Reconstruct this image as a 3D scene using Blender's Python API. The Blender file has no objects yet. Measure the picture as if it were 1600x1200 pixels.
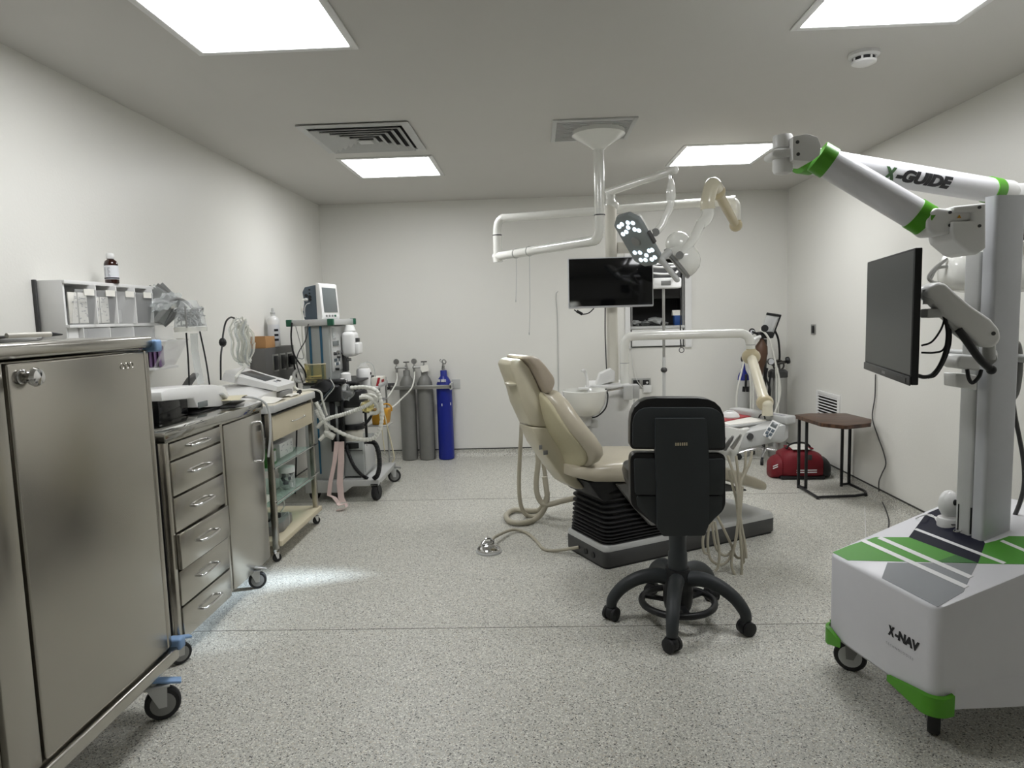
import bpy, bmesh, math, random
from mathutils import Vector as V, Matrix, Quaternion
random.seed(7)
C = bpy.context.scene.collection
SC = bpy.context.scene
R = math.radians
# ------------------------------------------------------------------ camera, exposure, lights
FPX, PITCH, YAW, ROLL, CAMZ = 1060.71, -5.7346, 2.0075, -1.6244, 1.3206
XL, XR, YB, YF, HC = -1.968, 2.326, 6.354, -1.3, 2.389
_p, _y, _r = R(PITCH), R(YAW), R(ROLL)
FW = V((-math.sin(_y)*math.cos(_p), math.cos(_y)*math.cos(_p), math.sin(_p)))
_rt = V((math.cos(_y), math.sin(_y), 0)); _up = _rt.cross(FW)
RT = _rt*math.cos(_r)+_up*math.sin(_r); UP = -_rt*math.sin(_r)+_up*math.cos(_r)
CP = V((0, 0, CAMZ))
cam = bpy.data.cameras.new('camera'); co = bpy.data.objects.new('camera', cam); C.objects.link(co)
cam.sensor_fit = 'HORIZONTAL'; cam.sensor_width = 36; cam.lens = 36*FPX/1600; cam.clip_start = .05
co.matrix_world = Matrix(((RT.x, UP.x, -FW.x, 0), (RT.y, UP.y, -FW.y, 0), (RT.z, UP.z, -FW.z, CAMZ), (0, 0, 0, 1)))
SC.camera = co
SC.view_settings.view_transform = 'Standard'; SC.view_settings.look = 'None'
SC.view_settings.gamma = 1; SC.view_settings.use_curve_mapping = False
SC.view_settings.exposure = 1.7
LAMP = 6.0          # emission of the ceiling panels
LED_W = 190.0         # beam of the surgical LED lamp
w = bpy.data.worlds.new('world'); SC.world = w; w.use_nodes = True
w.node_tree.nodes['Background'].inputs[0].default_value = (.02, .02, .02, 1)

def ray(u, v): return FW+RT*((u-800)/FPX)-UP*((v-600)/FPX)
def at(u, v, x=None, y=None, z=None):      # measured point of the photograph put at its real distance
    d = ray(u, v)
    t = (x-CP.x)/d.x if x is not None else (y-CP.y)/d.y if y is not None else (z-CP.z)/d.z
    return CP+d*t
def atp(u, v, o, n):
    d = ray(u, v); return CP+d*(((V(o)-CP).dot(n))/d.dot(n))

# ------------------------------------------------------------------ materials
def lin(c):
    f = lambda s: s/12.92 if s <= .04045 else ((s+.055)/1.055)**2.4
    return tuple(f(k/255) for k in c)+(1,)
def mat(name, col, rough=.5, metal=0, var=.06, scale=20, bump=0, bscale=200, emit=None, es=0, trans=0, ior=1.45, coat=0, alpha=1, stretch=None, spec=None):
    m = bpy.data.materials.new(name); m.use_nodes = True
    nt = m.node_tree; b = nt.nodes['Principled BSDF']; N = nt.nodes.new; L = nt.links.new
    b.inputs['Base Color'].default_value = lin(col); b.inputs['Roughness'].default_value = rough
    b.inputs['Metallic'].default_value = metal; b.inputs['IOR'].default_value = ior
    b.inputs['Transmission Weight'].default_value = trans; b.inputs['Coat Weight'].default_value = coat
    b.inputs['Coat Roughness'].default_value = .08; b.inputs['Alpha'].default_value = alpha
    if spec is not None: b.inputs['Specular IOR Level'].default_value = spec
    if emit:
        b.inputs['Emission Color'].default_value = lin(emit); b.inputs['Emission Strength'].default_value = es
    tc = N('ShaderNodeTexCoord'); mp = N('ShaderNodeMapping'); L(tc.outputs['Object'], mp.inputs[0])
    if stretch: mp.inputs['Scale'].default_value = stretch
    if var:
        n = N('ShaderNodeTexNoise'); n.inputs['Scale'].default_value = scale; n.inputs['Detail'].default_value = 3
        L(mp.outputs[0], n.inputs[0])
        x = N('ShaderNodeMix'); x.data_type = 'RGBA'; x.blend_type = 'MULTIPLY'; x.inputs[0].default_value = 1
        r = N('ShaderNodeMapRange'); r.inputs[3].default_value = 1-var; r.inputs[4].default_value = 1+var
        L(n.outputs[0], r.inputs[0]); x.inputs[6].default_value = lin(col); L(r.outputs[0], x.inputs[7]); L(x.outputs[2], b.inputs['Base Color'])
        if metal > .5:
            rr = N('ShaderNodeMapRange'); rr.inputs[3].default_value = rough*(1-var); rr.inputs[4].default_value = rough*(1+var)
            L(n.outputs[0], rr.inputs[0]); L(rr.outputs[0], b.inputs['Roughness'])
    if bump:
        n2 = N('ShaderNodeTexNoise'); n2.inputs['Scale'].default_value = bscale; n2.inputs['Detail'].default_value = 2
        L(mp.outputs[0], n2.inputs[0]); bp = N('ShaderNodeBump'); bp.inputs['Strength'].default_value = bump; bp.inputs['Distance'].default_value = .002
        L(n2.outputs[0], bp.inputs['Height']); L(bp.outputs[0], b.inputs['Normal'])
    return m
M = {}
M['wall'] = mat('wall_paint', (226, 225, 219), .42, var=.015, scale=3, bump=.25, bscale=90)
M['ceil'] = mat('ceiling_paint', (202, 200, 195), .7, var=.015, scale=4)
M['white'] = mat('white_plastic', (226, 226, 224), .3, var=.02)
M['gloss'] = mat('glossy_white_enamel', (228, 228, 222), .15, var=.02, coat=.5)
M['offw'] = mat('off_white_plastic', (214, 211, 200), .38, var=.03)
M['cream'] = mat('cream_shell', (203, 196, 172), .28, var=.03, coat=.3)
M['creamm'] = mat('matte_cream_panel', (190, 183, 152), .6, var=.05, scale=60, bump=.15, bscale=500)
M['leather'] = mat('cream_leather', (190, 182, 162), .3, var=.04, bump=.12, bscale=300, coat=.15)
M['tan'] = mat('tan_leather', (176, 164, 146), .42, var=.05, bump=.15, bscale=300)
M['beige'] = mat('beige_plastic', (190, 178, 146), .32, var=.04, coat=.3)
M['ivory'] = mat('ivory_enamel', (216, 210, 188), .22, var=.02, coat=.4)
M['steel'] = mat('brushed_steel', (176, 172, 164), .27, 1, var=.025, scale=3, stretch=(1, 1, 3))
M['steelh'] = mat('brushed_steel_horizontal', (186, 183, 176), .24, 1, var=.025, scale=3, stretch=(3, 1, 1))
M['chrome'] = mat('chrome', (215, 215, 215), .1, 1, var=.02)
M['alu'] = mat('aluminium', (180, 180, 178), .35, 1, var=.05)
M['dsteel'] = mat('dark_steel', (88, 86, 84), .35, 1, var=.1)
M['black'] = mat('black_plastic', (22, 23, 25), .45, var=.08)
M['blackg'] = mat('glossy_black', (9, 10, 12), .09, var=.02)
M['rubber'] = mat('black_rubber', (34, 34, 35), .65, var=.1, bump=.1)
M['vinyl'] = mat('black_vinyl', (16, 16, 18), .3, var=.1, bump=.15, bscale=400)
M['char'] = mat('charcoal_plastic', (46, 50, 52), .5, var=.06, bump=.12, bscale=700)
M['ledgrey'] = mat('lamp_grey_plastic', (122, 128, 128), .4, var=.04)
M['mirror'] = mat('polished_steel', (178, 177, 172), .07, 1, var=.03)
M['trunk'] = mat('grey_trunking', (104, 103, 101), .45, .4, var=.05)
M['dgrey'] = mat('dark_grey_plastic', (66, 66, 66), .45, var=.06, bump=.1, bscale=500)
M['mgrey'] = mat('mid_grey_plastic', (128, 128, 126), .45, var=.05)
M['lgrey'] = mat('light_grey_plastic', (188, 189, 187), .4, var=.04)
M['machine'] = mat('grey_machine_paint', (168, 172, 170), .4, var=.04)
M['slate'] = mat('slate_grey_plastic', (78, 90, 100), .45, var=.06)
M['cart'] = mat('white_cart_paint', (222, 222, 226), .3, var=.02, bump=.06, bscale=800)
M['silver'] = mat('silver_paint', (196, 198, 202), .3, .15, var=.04, bump=.1, bscale=900)
M['green'] = mat('green_plastic', (84, 160, 36), .35, var=.05)
M['navy'] = mat('navy_print', (12, 15, 36), .5, var=.05, spec=.25)
M['pgreen'] = mat('green_print', (74, 146, 44), .45, var=.04)
M['dpgreen'] = mat('dark_green_print', (52, 112, 46), .45, var=.04)
M['pgrey'] = mat('grey_print', (136, 139, 142), .45, var=.04)
M['pwhite'] = mat('white_print', (230, 230, 230), .3, var=.01)
M['ink'] = mat('black_ink', (14, 15, 24), .4, var=0.01)
M['inkg'] = mat('grey_ink', (150, 150, 156), .4, var=0.01)
M['inkgr'] = mat('dark_green_ink', (60, 92, 56), .4, var=0.01)
M['blue'] = mat('blue_plastic', (128, 160, 200), .45, var=.08)
M['cylblue'] = mat('blue_cylinder_paint', (20, 36, 132), .35, var=.06, bump=.08, bscale=150)
M['cylgrey'] = mat('grey_cylinder_paint', (118, 118, 114), .4, var=.08, bump=.1, bscale=150)
M['brown'] = mat('brown_glass', (44, 18, 12), .1, var=.05, coat=.5)
M['rubbrown'] = mat('brown_rubber', (86, 62, 46), .5, var=.1)
M['card'] = mat('cardboard', (170, 128, 84), .75, var=.08)
M['lam'] = mat('cream_laminate', (206, 196, 170), .45, var=.05, scale=14, bump=.03, bscale=200)
M['lamtop'] = mat('pale_laminate', (222, 216, 198), .4, var=.03)
M['red'] = mat('red_mat', (160, 34, 42), .55, var=.08)
M['bag'] = mat('maroon_nylon', (116, 16, 30), .6, var=.12, bump=.3, bscale=260)
M['pink'] = mat('pink_strap', (222, 200, 194), .65, var=.06)
M['yellow'] = mat('amber_plastic', (200, 146, 40), .45, var=.08)
M['hose'] = mat('beige_hose', (178, 172, 154), .42, var=.05)
M['whose'] = mat('white_hose', (224, 224, 216), .35, var=.03)
M['tube'] = mat('pale_tubing', (214, 206, 176), .35, var=.05)
M['paper'] = mat('paper', (232, 230, 222), .7, var=.03)
M['label'] = mat('label_white', (226, 228, 232), .5, var=.02)
M['teal'] = mat('teal_stripe', (40, 92, 120), .4, var=.05)
M['dgreen'] = mat('dark_green_cap', (30, 90, 66), .45, var=.05)
M['purple'] = mat('purple_packets', (120, 96, 132), .5, var=.3, scale=40)
M['screen'] = mat('matte_screen', (54, 57, 58), .34, var=.02)
M['screeng'] = mat('grey_lcd', (104, 110, 110), .25, var=.03)
M['skirt'] = mat('dark_trim', (58, 58, 56), .5, var=.05)
M['seam'] = mat('floor_seam', (112, 110, 102), .6, var=.1)
M['void'] = mat('dark_void', (16, 14, 13), .7, var=.1)
M['packet'] = mat('silver_packets', (156, 158, 156), .3, .3, var=.25, scale=30)
M['pouch'] = mat('blue_pouch', (44, 84, 150), .45, var=.1)
def clear(name, col, opaque, rough=.06):      # thin clear plastic or glass: lets light straight through, with a gloss on top
    m = mat(name, col, rough, var=0, coat=.3); nt = m.node_tree; N = nt.nodes.new; L = nt.links.new
    tr = N('ShaderNodeBsdfTransparent'); tr.inputs[0].default_value = lin(tuple(min(255, c+14) for c in col))
    fr = N('ShaderNodeLayerWeight'); fr.inputs[0].default_value = .25
    mr = N('ShaderNodeMapRange'); mr.inputs[3].default_value = opaque; mr.inputs[4].default_value = min(1, opaque+.45); L(fr.outputs[1], mr.inputs[0])
    mx = N('ShaderNodeMixShader'); L(mr.outputs[0], mx.inputs[0]); L(tr.outputs[0], mx.inputs[1]); L(nt.nodes['Principled BSDF'].outputs[0], mx.inputs[2])
    L(mx.outputs[0], nt.nodes['Material Output'].inputs[0]); return m
M['acryl'] = clear('clear_acrylic', (242, 243, 243), .09)
M['film'] = clear('clear_film', (232, 234, 234), .16, .15)
M['whosef'] = clear('milky_plastic', (236, 236, 230), .5, .2)
M['yfilm'] = clear('yellowed_plastic', (236, 228, 186), .16, .12)
M['gglass'] = clear('green_glass', (216, 232, 225), .1)
M['pane'] = mat('dark_window_glass', (10, 9, 8), .12, var=.02)
M['lamp'] = mat('light_panel', (255, 255, 255), .5, var=0, emit=(252, 253, 255), es=LAMP)
M['led'] = mat('led_lens', (240, 250, 255), .2, var=0, emit=(222, 242, 255), es=.42)
M['ring'] = mat('lit_ring', (250, 250, 250), .3, var=0, emit=(255, 255, 255), es=1.0)
M['wood'] = None

def special():
    # speckled vinyl floor
    m = mat('speckled_vinyl', (160, 158, 150), .42, var=0)
    nt = m.node_tree; b = nt.nodes['Principled BSDF']; N = nt.nodes.new; L = nt.links.new
    tc = N('ShaderNodeTexCoord')
    def cells(scale, lo, hi):
        v = N('ShaderNodeTexVoronoi'); v.inputs['Scale'].default_value = scale; L(tc.outputs['Object'], v.inputs[0])
        r = N('ShaderNodeValToRGB'); r.color_ramp.interpolation = 'CONSTANT'
        s = N('ShaderNodeSeparateColor'); L(v.outputs['Color'], s.inputs[0]); L(s.outputs[0], r.inputs[0])
        return r, s
    r, s = cells(270, 0, 1)
    e = r.color_ramp.elements; e[0].position = 0; e[0].color = lin((84, 83, 79)); e[1].position = .075; e[1].color = lin((168, 167, 159))
    for p, c in ((.24, (190, 189, 180)), (.58, (200, 199, 190)), (.82, (230, 229, 220)), (.95, (194, 185, 166))):
        k = e.new(p); k.color = lin(c)
    n = N('ShaderNodeTexNoise'); n.inputs['Scale'].default_value = 1.3; n.inputs['Detail'].default_value = 4; L(tc.outputs['Object'], n.inputs[0])
    mr = N('ShaderNodeMapRange'); mr.inputs[3].default_value = .9; mr.inputs[4].default_value = 1.06; L(n.outputs[0], mr.inputs[0])
    x = N('ShaderNodeMix'); x.data_type = 'RGBA'; x.blend_type = 'MULTIPLY'; x.inputs[0].default_value = 1
    L(r.outputs[0], x.inputs[6]); L(mr.outputs[0], x.inputs[7]); L(x.outputs[2], b.inputs['Base Color'])
    bp = N('ShaderNodeBump'); bp.inputs['Strength'].default_value = .12; bp.inputs['Distance'].default_value = .001; L(s.outputs[1], bp.inputs['Height']); L(bp.outputs[0], b.inputs['Normal'])
    M['floor'] = m
    m = mat('dark_walnut', (70, 46, 32), .38, var=0)
    nt = m.node_tree; b = nt.nodes['Principled BSDF']; N = nt.nodes.new; L = nt.links.new
    tc = N('ShaderNodeTexCoord'); mp = N('ShaderNodeMapping'); mp.inputs['Scale'].default_value = (2, 22, 2); L(tc.outputs['Object'], mp.inputs[0])
    n = N('ShaderNodeTexNoise'); n.inputs['Scale'].default_value = 2.2; n.inputs['Detail'].default_value = 6; L(mp.outputs[0], n.inputs[0])
    r = N('ShaderNodeValToRGB'); r.color_ramp.elements[0].color = lin((54, 36, 26)); r.color_ramp.elements[0].position = .35; r.color_ramp.elements[1].color = lin((104, 74, 54)); r.color_ramp.elements[1].position = .7
    L(n.outputs[0], r.inputs[0]); L(r.outputs[0], b.inputs['Base Color'])
    M['wood'] = m
special()

# ------------------------------------------------------------------ mesh builder
I4 = Matrix.Identity(4)
class B:
    def __init__(s, T=None): s.bm = bmesh.new(); s.T = T or I4
    def _xf(s, vs, m): bmesh.ops.transform(s.bm, matrix=m, verts=vs)
    def box(s, lo, hi, bev=0, seg=2, rot=None, only=None):
        lo, hi = V(lo), V(hi); c = (lo+hi)/2; d = hi-lo
        r = bmesh.ops.create_cube(s.bm, size=1, matrix=Matrix.Diagonal((abs(d.x), abs(d.y), abs(d.z), 1)))
        vs = r['verts']
        if bev:
            es = list({e for v in vs for e in v.link_edges})
            if only is not None: es = [e for e in es if abs((e.verts[0].co-e.verts[1].co)[only]) > 1e-6]
            bb = bmesh.ops.bevel(s.bm, geom=es, offset=min(bev, .49*min(abs(k) for k in d)), segments=seg, affect='EDGES', profile=.5)
            vs = list({v for f in bb['faces'] for v in f.verts} | {v for v in vs if v.is_valid})
        s._xf(vs, Matrix.Translation(c) @ (rot.to_4x4() if rot else I4)); return s
    def cyl(s, p0, p1, r0, r1=None, seg=20, cap=True):
        p0, p1 = V(p0), V(p1); r1 = r0 if r1 is None else r1
        q = (p1-p0).to_track_quat('Z', 'Y').to_matrix().to_4x4()
        r = bmesh.ops.create_cone(s.bm, cap_ends=cap, segments=seg, radius1=r0, radius2=r1, depth=(p1-p0).length)
        s._xf(r['verts'], Matrix.Translation((p0+p1)/2) @ q); return s
    def sph(s, c, r, seg=16, rot=None):
        r = (r, r, r) if isinstance(r, (int, float)) else r
        k = bmesh.ops.create_uvsphere(s.bm, u_segments=seg, v_segments=max(6, seg//2), radius=1)
        s._xf(k['verts'], Matrix.Translation(c) @ (rot.to_4x4() if rot else I4) @ Matrix.Diagonal((*r, 1))); return s
    def loft(s, rings, close=True, cap=True):
        rs = [[s.bm.verts.new(p) for p in ring] for ring in rings]; n = len(rs[0])
        for a, b in zip(rs, rs[1:]):
            for i in range(n if close else n-1):
                j = (i+1) % n
                try: s.bm.faces.new((a[i], a[j], b[j], b[i]))
                except ValueError: pass
        if cap and close and n > 2:
            s.bm.faces.new(rs[0][::-1]); s.bm.faces.new(rs[-1])
        return s
    def lathe(s, prof, o, ax=(0, 0, 1), seg=24, cap=True):
        q = V(ax).to_track_quat('Z', 'Y'); o = V(o)
        return s.loft([[o+q @ V((r*math.cos(2*math.pi*i/seg), r*math.sin(2*math.pi*i/seg), z)) for i in range(seg)] for r, z in prof], cap=cap)
    def prism(s, poly, o, ex, ey, dep, bev=0, seg=2):      # poly in (ex,ey), pushed along dep
        o, ex, ey, dep = V(o), V(ex), V(ey), V(dep)
        a = [o+ex*x+ey*y for x, y in poly]
        n0 = len(s.bm.verts)
        v0 = [s.bm.verts.new(p) for p in a]; v1 = [s.bm.verts.new(p+dep) for p in a]; n = len(a); fs = []
        fs.append(s.bm.faces.new(v0)); fs.append(s.bm.faces.new(v1[::-1]))
        for i in range(n): fs.append(s.bm.faces.new((v0[i], v1[i], v1[(i+1) % n], v0[(i+1) % n])))
        bmesh.ops.recalc_face_normals(s.bm, faces=fs)
        if bev:
            es = list({e for f in fs for e in f.edges})
            bmesh.ops.bevel(s.bm, geom=es, offset=bev, segments=seg, affect='EDGES', profile=.5, clamp_overlap=True)
        return s
    def tube(s, pts, r, seg=8, sm=6, cap=True, flat=1, upv=None):
        P = [V(p) for p in pts]
        if sm and len(P) > 2:
            Q = []; E = [2*P[0]-P[1]]+P+[2*P[-1]-P[-2]]
            for i in range(1, len(E)-2):
                a, b, c, d = E[i-1:i+3]
                for k in range(sm):
                    t = k/sm
                    Q.append(.5*((2*b)+(c-a)*t+(2*a-5*b+4*c-d)*t*t+(3*b-a-3*c+d)*t**3))
            Q.append(P[-1]); P = Q
        n = len(P); rr = r if callable(r) else (lambda t: r)
        t0 = (P[1]-P[0]).normalized(); up = V(upv) if upv else (V((0, 0, 1)) if abs(t0.z) < .9 else V((1, 0, 0)))
        x = up.cross(t0).normalized(); rings = []
        for i, p in enumerate(P):
            t = (P[min(i+1, n-1)]-P[max(i-1, 0)]).normalized()
            x = (x-t*x.dot(t)).normalized(); y = t.cross(x); ra = rr(i/(n-1))
            rings.append([p+(x*math.cos(2*math.pi*k/seg)*flat+y*math.sin(2*math.pi*k/seg))*ra for k in range(seg)])
        return s.loft(rings, cap=cap)
    def torus(s, c, ax, Rr, r, seg=28, ns=8, a0=0, a1=360):
        q = V(ax).to_track_quat('Z', 'Y'); c = V(c); full = a1-a0 >= 360
        pts = [c+q @ V((Rr*math.cos(R(a0+(a1-a0)*i/seg)), Rr*math.sin(R(a0+(a1-a0)*i/seg)), 0)) for i in range(seg+(0 if full else 1))]
        rings = []; n = len(pts)
        for i in range(n):
            d = (pts[i]-c).normalized(); z = q @ V((0, 0, 1))
            rings.append([pts[i]+(d*math.cos(2*math.pi*k/ns)+z*math.sin(2*math.pi*k/ns))*r for k in range(ns)])
        if full: rings.append(rings[0]); return s.loft(rings, cap=False)
        return s.loft(rings)
    def ribbon(s, pts, wv, th):            # strap: centre points, half-width vector, thickness
        wv = V(wv); n = len(pts); rings = []
        for i, p in enumerate(pts):
            p = V(p); t = (V(pts[min(i+1, n-1)])-V(pts[max(i-1, 0)])).normalized(); nn = t.cross(wv).normalized()*th/2
            rings.append([p-wv-nn, p+wv-nn, p+wv+nn, p-wv+nn])
        return s.loft(rings)
    def crumple(s, c, r, k=.25, sub=2, rot=None):
        g = bmesh.ops.create_icosphere(s.bm, subdivisions=sub, radius=1)
        for v in g['verts']: v.co *= 1+random.uniform(-k, k)
        s._xf(g['verts'], Matrix.Translation(c) @ (rot.to_4x4() if rot else I4) @ Matrix.Diagonal((*r, 1))); return s
def rpoly(pts, r, n=5):
    out = []; N_ = len(pts)
    for i in range(N_):
        p, a, c_ = V(pts[i]), V(pts[i-1]), V(pts[(i+1) % N_]); ri = r[i] if isinstance(r, (list, tuple)) else r
        u_, w_ = (a-p).normalized(), (c_-p).normalized(); p0, p2 = p+u_*ri, p+w_*ri
        for k in range(n+1):
            s = k/n; out.append(tuple(p0*(1-s)**2+p*2*s*(1-s)+p2*s*s))
    return out
W = {}
def reg(o, m): W[o.name] = m; return o
def thing(name, label, cat, loc=(0, 0, 0), rz=0, group=None):
    o = bpy.data.objects.new(name, None); C.objects.link(o); o.location = loc; o.rotation_euler = (0, 0, rz); o.empty_display_size = .1
    o['label'] = label; o['category'] = cat
    if group: o['group'] = group
    return reg(o, Matrix.Translation(loc) @ Matrix.Rotation(rz, 4, 'Z'))
def part(name, b, m, parent, sm=38, label=None, kind=None):
    Wp = W[parent.name]
    me = bpy.data.meshes.new(name); X = Wp.inverted() @ b.T
    bmesh.ops.transform(b.bm, matrix=X, verts=b.bm.verts)
    bmesh.ops.recalc_face_normals(b.bm, faces=b.bm.faces)
    b.bm.to_mesh(me); b.bm.free()
    me.materials.append(M[m] if isinstance(m, str) else m)
    if sm: me.shade_smooth(); me.set_sharp_from_angle(angle=R(sm))
    o = bpy.data.objects.new(name, me); C.objects.link(o); o.parent = parent
    if label: o['label'] = label
    if kind: o['kind'] = kind
    return reg(o, Wp)
def solo(name, b, m, label, cat, loc=None, group=None, sm=38):
    vs = [b.T @ v.co for v in b.bm.verts]
    if loc is None:
        loc = V((sum(v.x for v in vs)/len(vs), sum(v.y for v in vs)/len(vs), min(v.z for v in vs)))
    W['_'] = Matrix.Translation(loc)
    class F: name = '_'
    me = bpy.data.meshes.new(name); bmesh.ops.transform(b.bm, matrix=Matrix.Translation(-V(loc)) @ b.T, verts=b.bm.verts)
    bmesh.ops.recalc_face_normals(b.bm, faces=b.bm.faces); b.bm.to_mesh(me); b.bm.free()
    me.materials.append(M[m])
    if sm: me.shade_smooth(); me.set_sharp_from_angle(angle=R(sm))
    o = bpy.data.objects.new(name, me); C.objects.link(o); o.location = loc; o['label'] = label; o['category'] = cat
    if group: o['group'] = group
    return reg(o, Matrix.Translation(loc))
def struct(name, b, m, parent=None, sm=0):
    me = bpy.data.meshes.new(name); bmesh.ops.recalc_face_normals(b.bm, faces=b.bm.faces); b.bm.to_mesh(me); b.bm.free(); me.materials.append(M[m])
    if sm: me.shade_smooth(); me.set_sharp_from_angle(angle=R(sm))
    o = bpy.data.objects.new(name, me); C.objects.link(o)
    if parent: o.parent = parent
    else: o['kind'] = 'structure'
    return reg(o, I4)
def dup(o, parent=None, move=None):       # copies a thing with its parts and sub-parts
    c = o.copy(); C.objects.link(c)
    if parent: c.parent = parent
    if move is not None: c.location = o.location+V(move)
    W[c.name] = W[o.name]
    for ch in [k for k in o.children]: dup(ch, c)
    return c
def text(name, s, m, parent, mapf, size=1, shear=.0, bold=.0, ext=.0, sp=1.0, sub=0, fit=None):
    cu = bpy.data.curves.new('lettering', 'FONT'); cu.body = s; cu.size = size; cu.shear = shear; cu.offset = bold; cu.align_x = 'LEFT'; cu.space_character = sp
    cu.resolution_u = 4
    o = bpy.data.objects.new('lettering_source', cu); C.objects.link(o)
    dg = bpy.context.evaluated_depsgraph_get(); me = bpy.data.meshes.new_from_object(o.evaluated_get(dg)); bpy.data.objects.remove(o); bpy.data.curves.remove(cu)
    b = B(); b.bm.from_mesh(me); bpy.data.meshes.remove(me)
    if fit:
        xs = [v.co.x for v in b.bm.verts]; k_ = fit/(max(xs)-min(xs)); x0_ = min(xs)
        for v in b.bm.verts: v.co.x = (v.co.x-x0_)*k_
    if sub:
        bmesh.ops.triangulate(b.bm, faces=b.bm.faces)
        for _ in range(3):
            es_ = [e for e in b.bm.edges if abs(e.verts[0].co.y-e.verts[1].co.y) > .006]
            if es_: bmesh.ops.subdivide_edges(b.bm, edges=es_, cuts=1); bmesh.ops.triangulate(b.bm, faces=b.bm.faces)
    if 0: bmesh.ops.subdivide_edges(b.bm, edges=b.bm.edges, cuts=sub)
    for v in b.bm.verts: v.co = mapf(v.co.x, v.co.y)
    return part(name, b, m, parent, sm=0)
def frame(P, ang=0, tilt=None):
    m = Matrix.Translation(P) @ Matrix.Rotation(ang, 4, 'Z')
    return m @ tilt.to_4x4() if tilt else m
def basis(o, ex, ey, ez):
    return Matrix(((ex[0], ey[0], ez[0], o[0]), (ex[1], ey[1], ez[1], o[1]), (ex[2], ey[2], ez[2], o[2]), (0, 0, 0, 1)))
def caster(parent, P, r=.05, w=.03, ang=0, top=.15, wm='rubber', fm='alu', hm='mgrey', pedal=None, trail=.02):
    T = frame(P, ang); b = B(T)
    for k in (-1, 1):
        b.prism([(-trail-.35*r, 2*r+.006), (.3*r, 2*r+.006), (.22*r, .85*r), (-.22*r, .85*r)], (0, k*(w/2+.003), 0), (1, 0, 0), (0, 0, 1), (0, k*.004, 0))
    b.box((-trail-.5*r, -w/2-.008, 2*r+.002), (.45*r, w/2+.008, 2*r+.01), .003)
    b.cyl((-trail, 0, 2*r+.008), (-trail, 0, top), .011, seg=12)
    f = part('caster', b, fm, parent)
    b = B(T).lathe([(r*.7, -w/2), (r*.92, -w/2), (r, -w*.32), (r, w*.32), (r*.92, w/2), (r*.7, w/2)], (0, 0, r), (0, 1, 0), 26)
    part('wheel', b, wm, f)
    b = B(T).lathe([(.12*r, -w/2-.003), (r*.7, -w/2-.001), (r*.74, -w*.3), (r*.74, w*.3), (r*.7, w/2+.001), (.12*r, w/2+.003)], (0, 0, r), (0, 1, 0), 22)
    part('hub', b, hm, f)
    if pedal:
        part('brake_pedal', B(T).box((-trail-.1*r, -w*.55, 2*r+.012), (1.1*r, w*.55, 2*r+.022), .004, rot=Matrix.Rotation(.25, 3, 'Y')), pedal, f)
    return f
# ------------------------------------------------------------------ the room
struct('floor', B().box((XL-.1, YF-.1, -.06), (XR+.1, YB+.4, 0)), 'floor')
struct('ceiling', B().box((XL-.1, YF-.1, HC), (XR+.1, YB+.4, HC+.06)), 'ceil')
struct('wall_left', B().box((XL-.1, YF-.1, 0), (XL, YB+.1, HC)), 'wall')
struct('wall_right', B().box((XR, YF-.1, 0), (XR+.1, YB+.1, HC)), 'wall')
struct('wall_front', B().box((XL, YF-.1, 0), (XR, YF, HC)), 'wall')
WX0, WX1, WZ0, WZ1 = .89, 1.39, 1.19, 1.80
b = B().box((XL, YB, 0), (WX0, YB+.1, HC)).box((WX1, YB, 0), (XR, YB+.1, HC)).box((WX0, YB, 0), (WX1, YB+.1, WZ0)).box((WX0, YB, WZ1), (WX1, YB+.1, HC))
struct('wall_back', b, 'wall')
def cove(n, o, ex, dep):      # coved vinyl skirting with a dark capping line
    pr = [(0, 0), (.045, 0)]+[(.045-.04*math.sin(R(a)), .042-.04*math.cos(R(a))) for a in range(10, 91, 16)]+[(.004, .068), (0, .068)]
    sk = struct('baseboard_'+n, B().prism(pr, o, ex, (0, 0, 1), dep), 'floor', sm=40)
    struct('capping_strip', B().prism([(0, .068), (.006, .068), (.006, .077), (0, .077)], o, ex, (0, 0, 1), dep), 'skirt', sk)
cove('back', (XL, YB, 0), (0, -1, 0), (XR-XL, 0, 0))
cove('left', (XL, YF, 0), (1, 0, 0), (0, YB-YF, 0))
cove('right', (XR, YF, 0), (-1, 0, 0), (0, YB-YF, 0))
for k, y in enumerate((2.772, 4.826)):
    struct('trim_%d' % (k+1), B().box((XL, y-.002, -.001), (XR, y+.002, .0007)), 'seam')
# pass-through hatch in the back wall
wn = struct('window_1', B().box((WX0, YB+.3, WZ0-.03), (WX1, YB+.32, WZ1)).box((WX0-.01, YB+.1, WZ0), (WX0, YB+.32, WZ1)).box((WX1, YB+.1, WZ0), (WX1+.01, YB+.32, WZ1)).box((WX0, YB+.1, WZ1), (WX1, YB+.32, WZ1+.01)), 'void')
struct('sill', B().box((WX0-.01, YB-.012, WZ0-.026), (WX1+.01, YB+.3, WZ0), .004), 'lgrey', wn)
b = B().box((WX1, YB-.022, .985), (1.452, YB, 1.86), .004).box((WX0-.05, YB-.022, .985), (WX0, YB, 1.86), .004).box((WX0, YB-.022, WZ1), (WX1, YB, 1.86), .004)
struct('frame', b, 'white', wn)
struct('inner_track', B().box((WX1-.022, YB-.012, WZ0), (WX1-.008, YB+.02, WZ1)).box((WX0+.008, YB-.012, WZ0), (WX0+.02, YB+.02, WZ1)), 'mgrey', wn)
struct('pane', B().box((WX0+.02, YB+.05, WZ0+.25), (WX1-.02, YB+.056, WZ1)), 'pane', wn)
struct('lower_panel', B().box((WX0+.012, YB-.014, 1.005), (WX1-.012, YB, 1.155), .002), 'white', wn)
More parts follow.
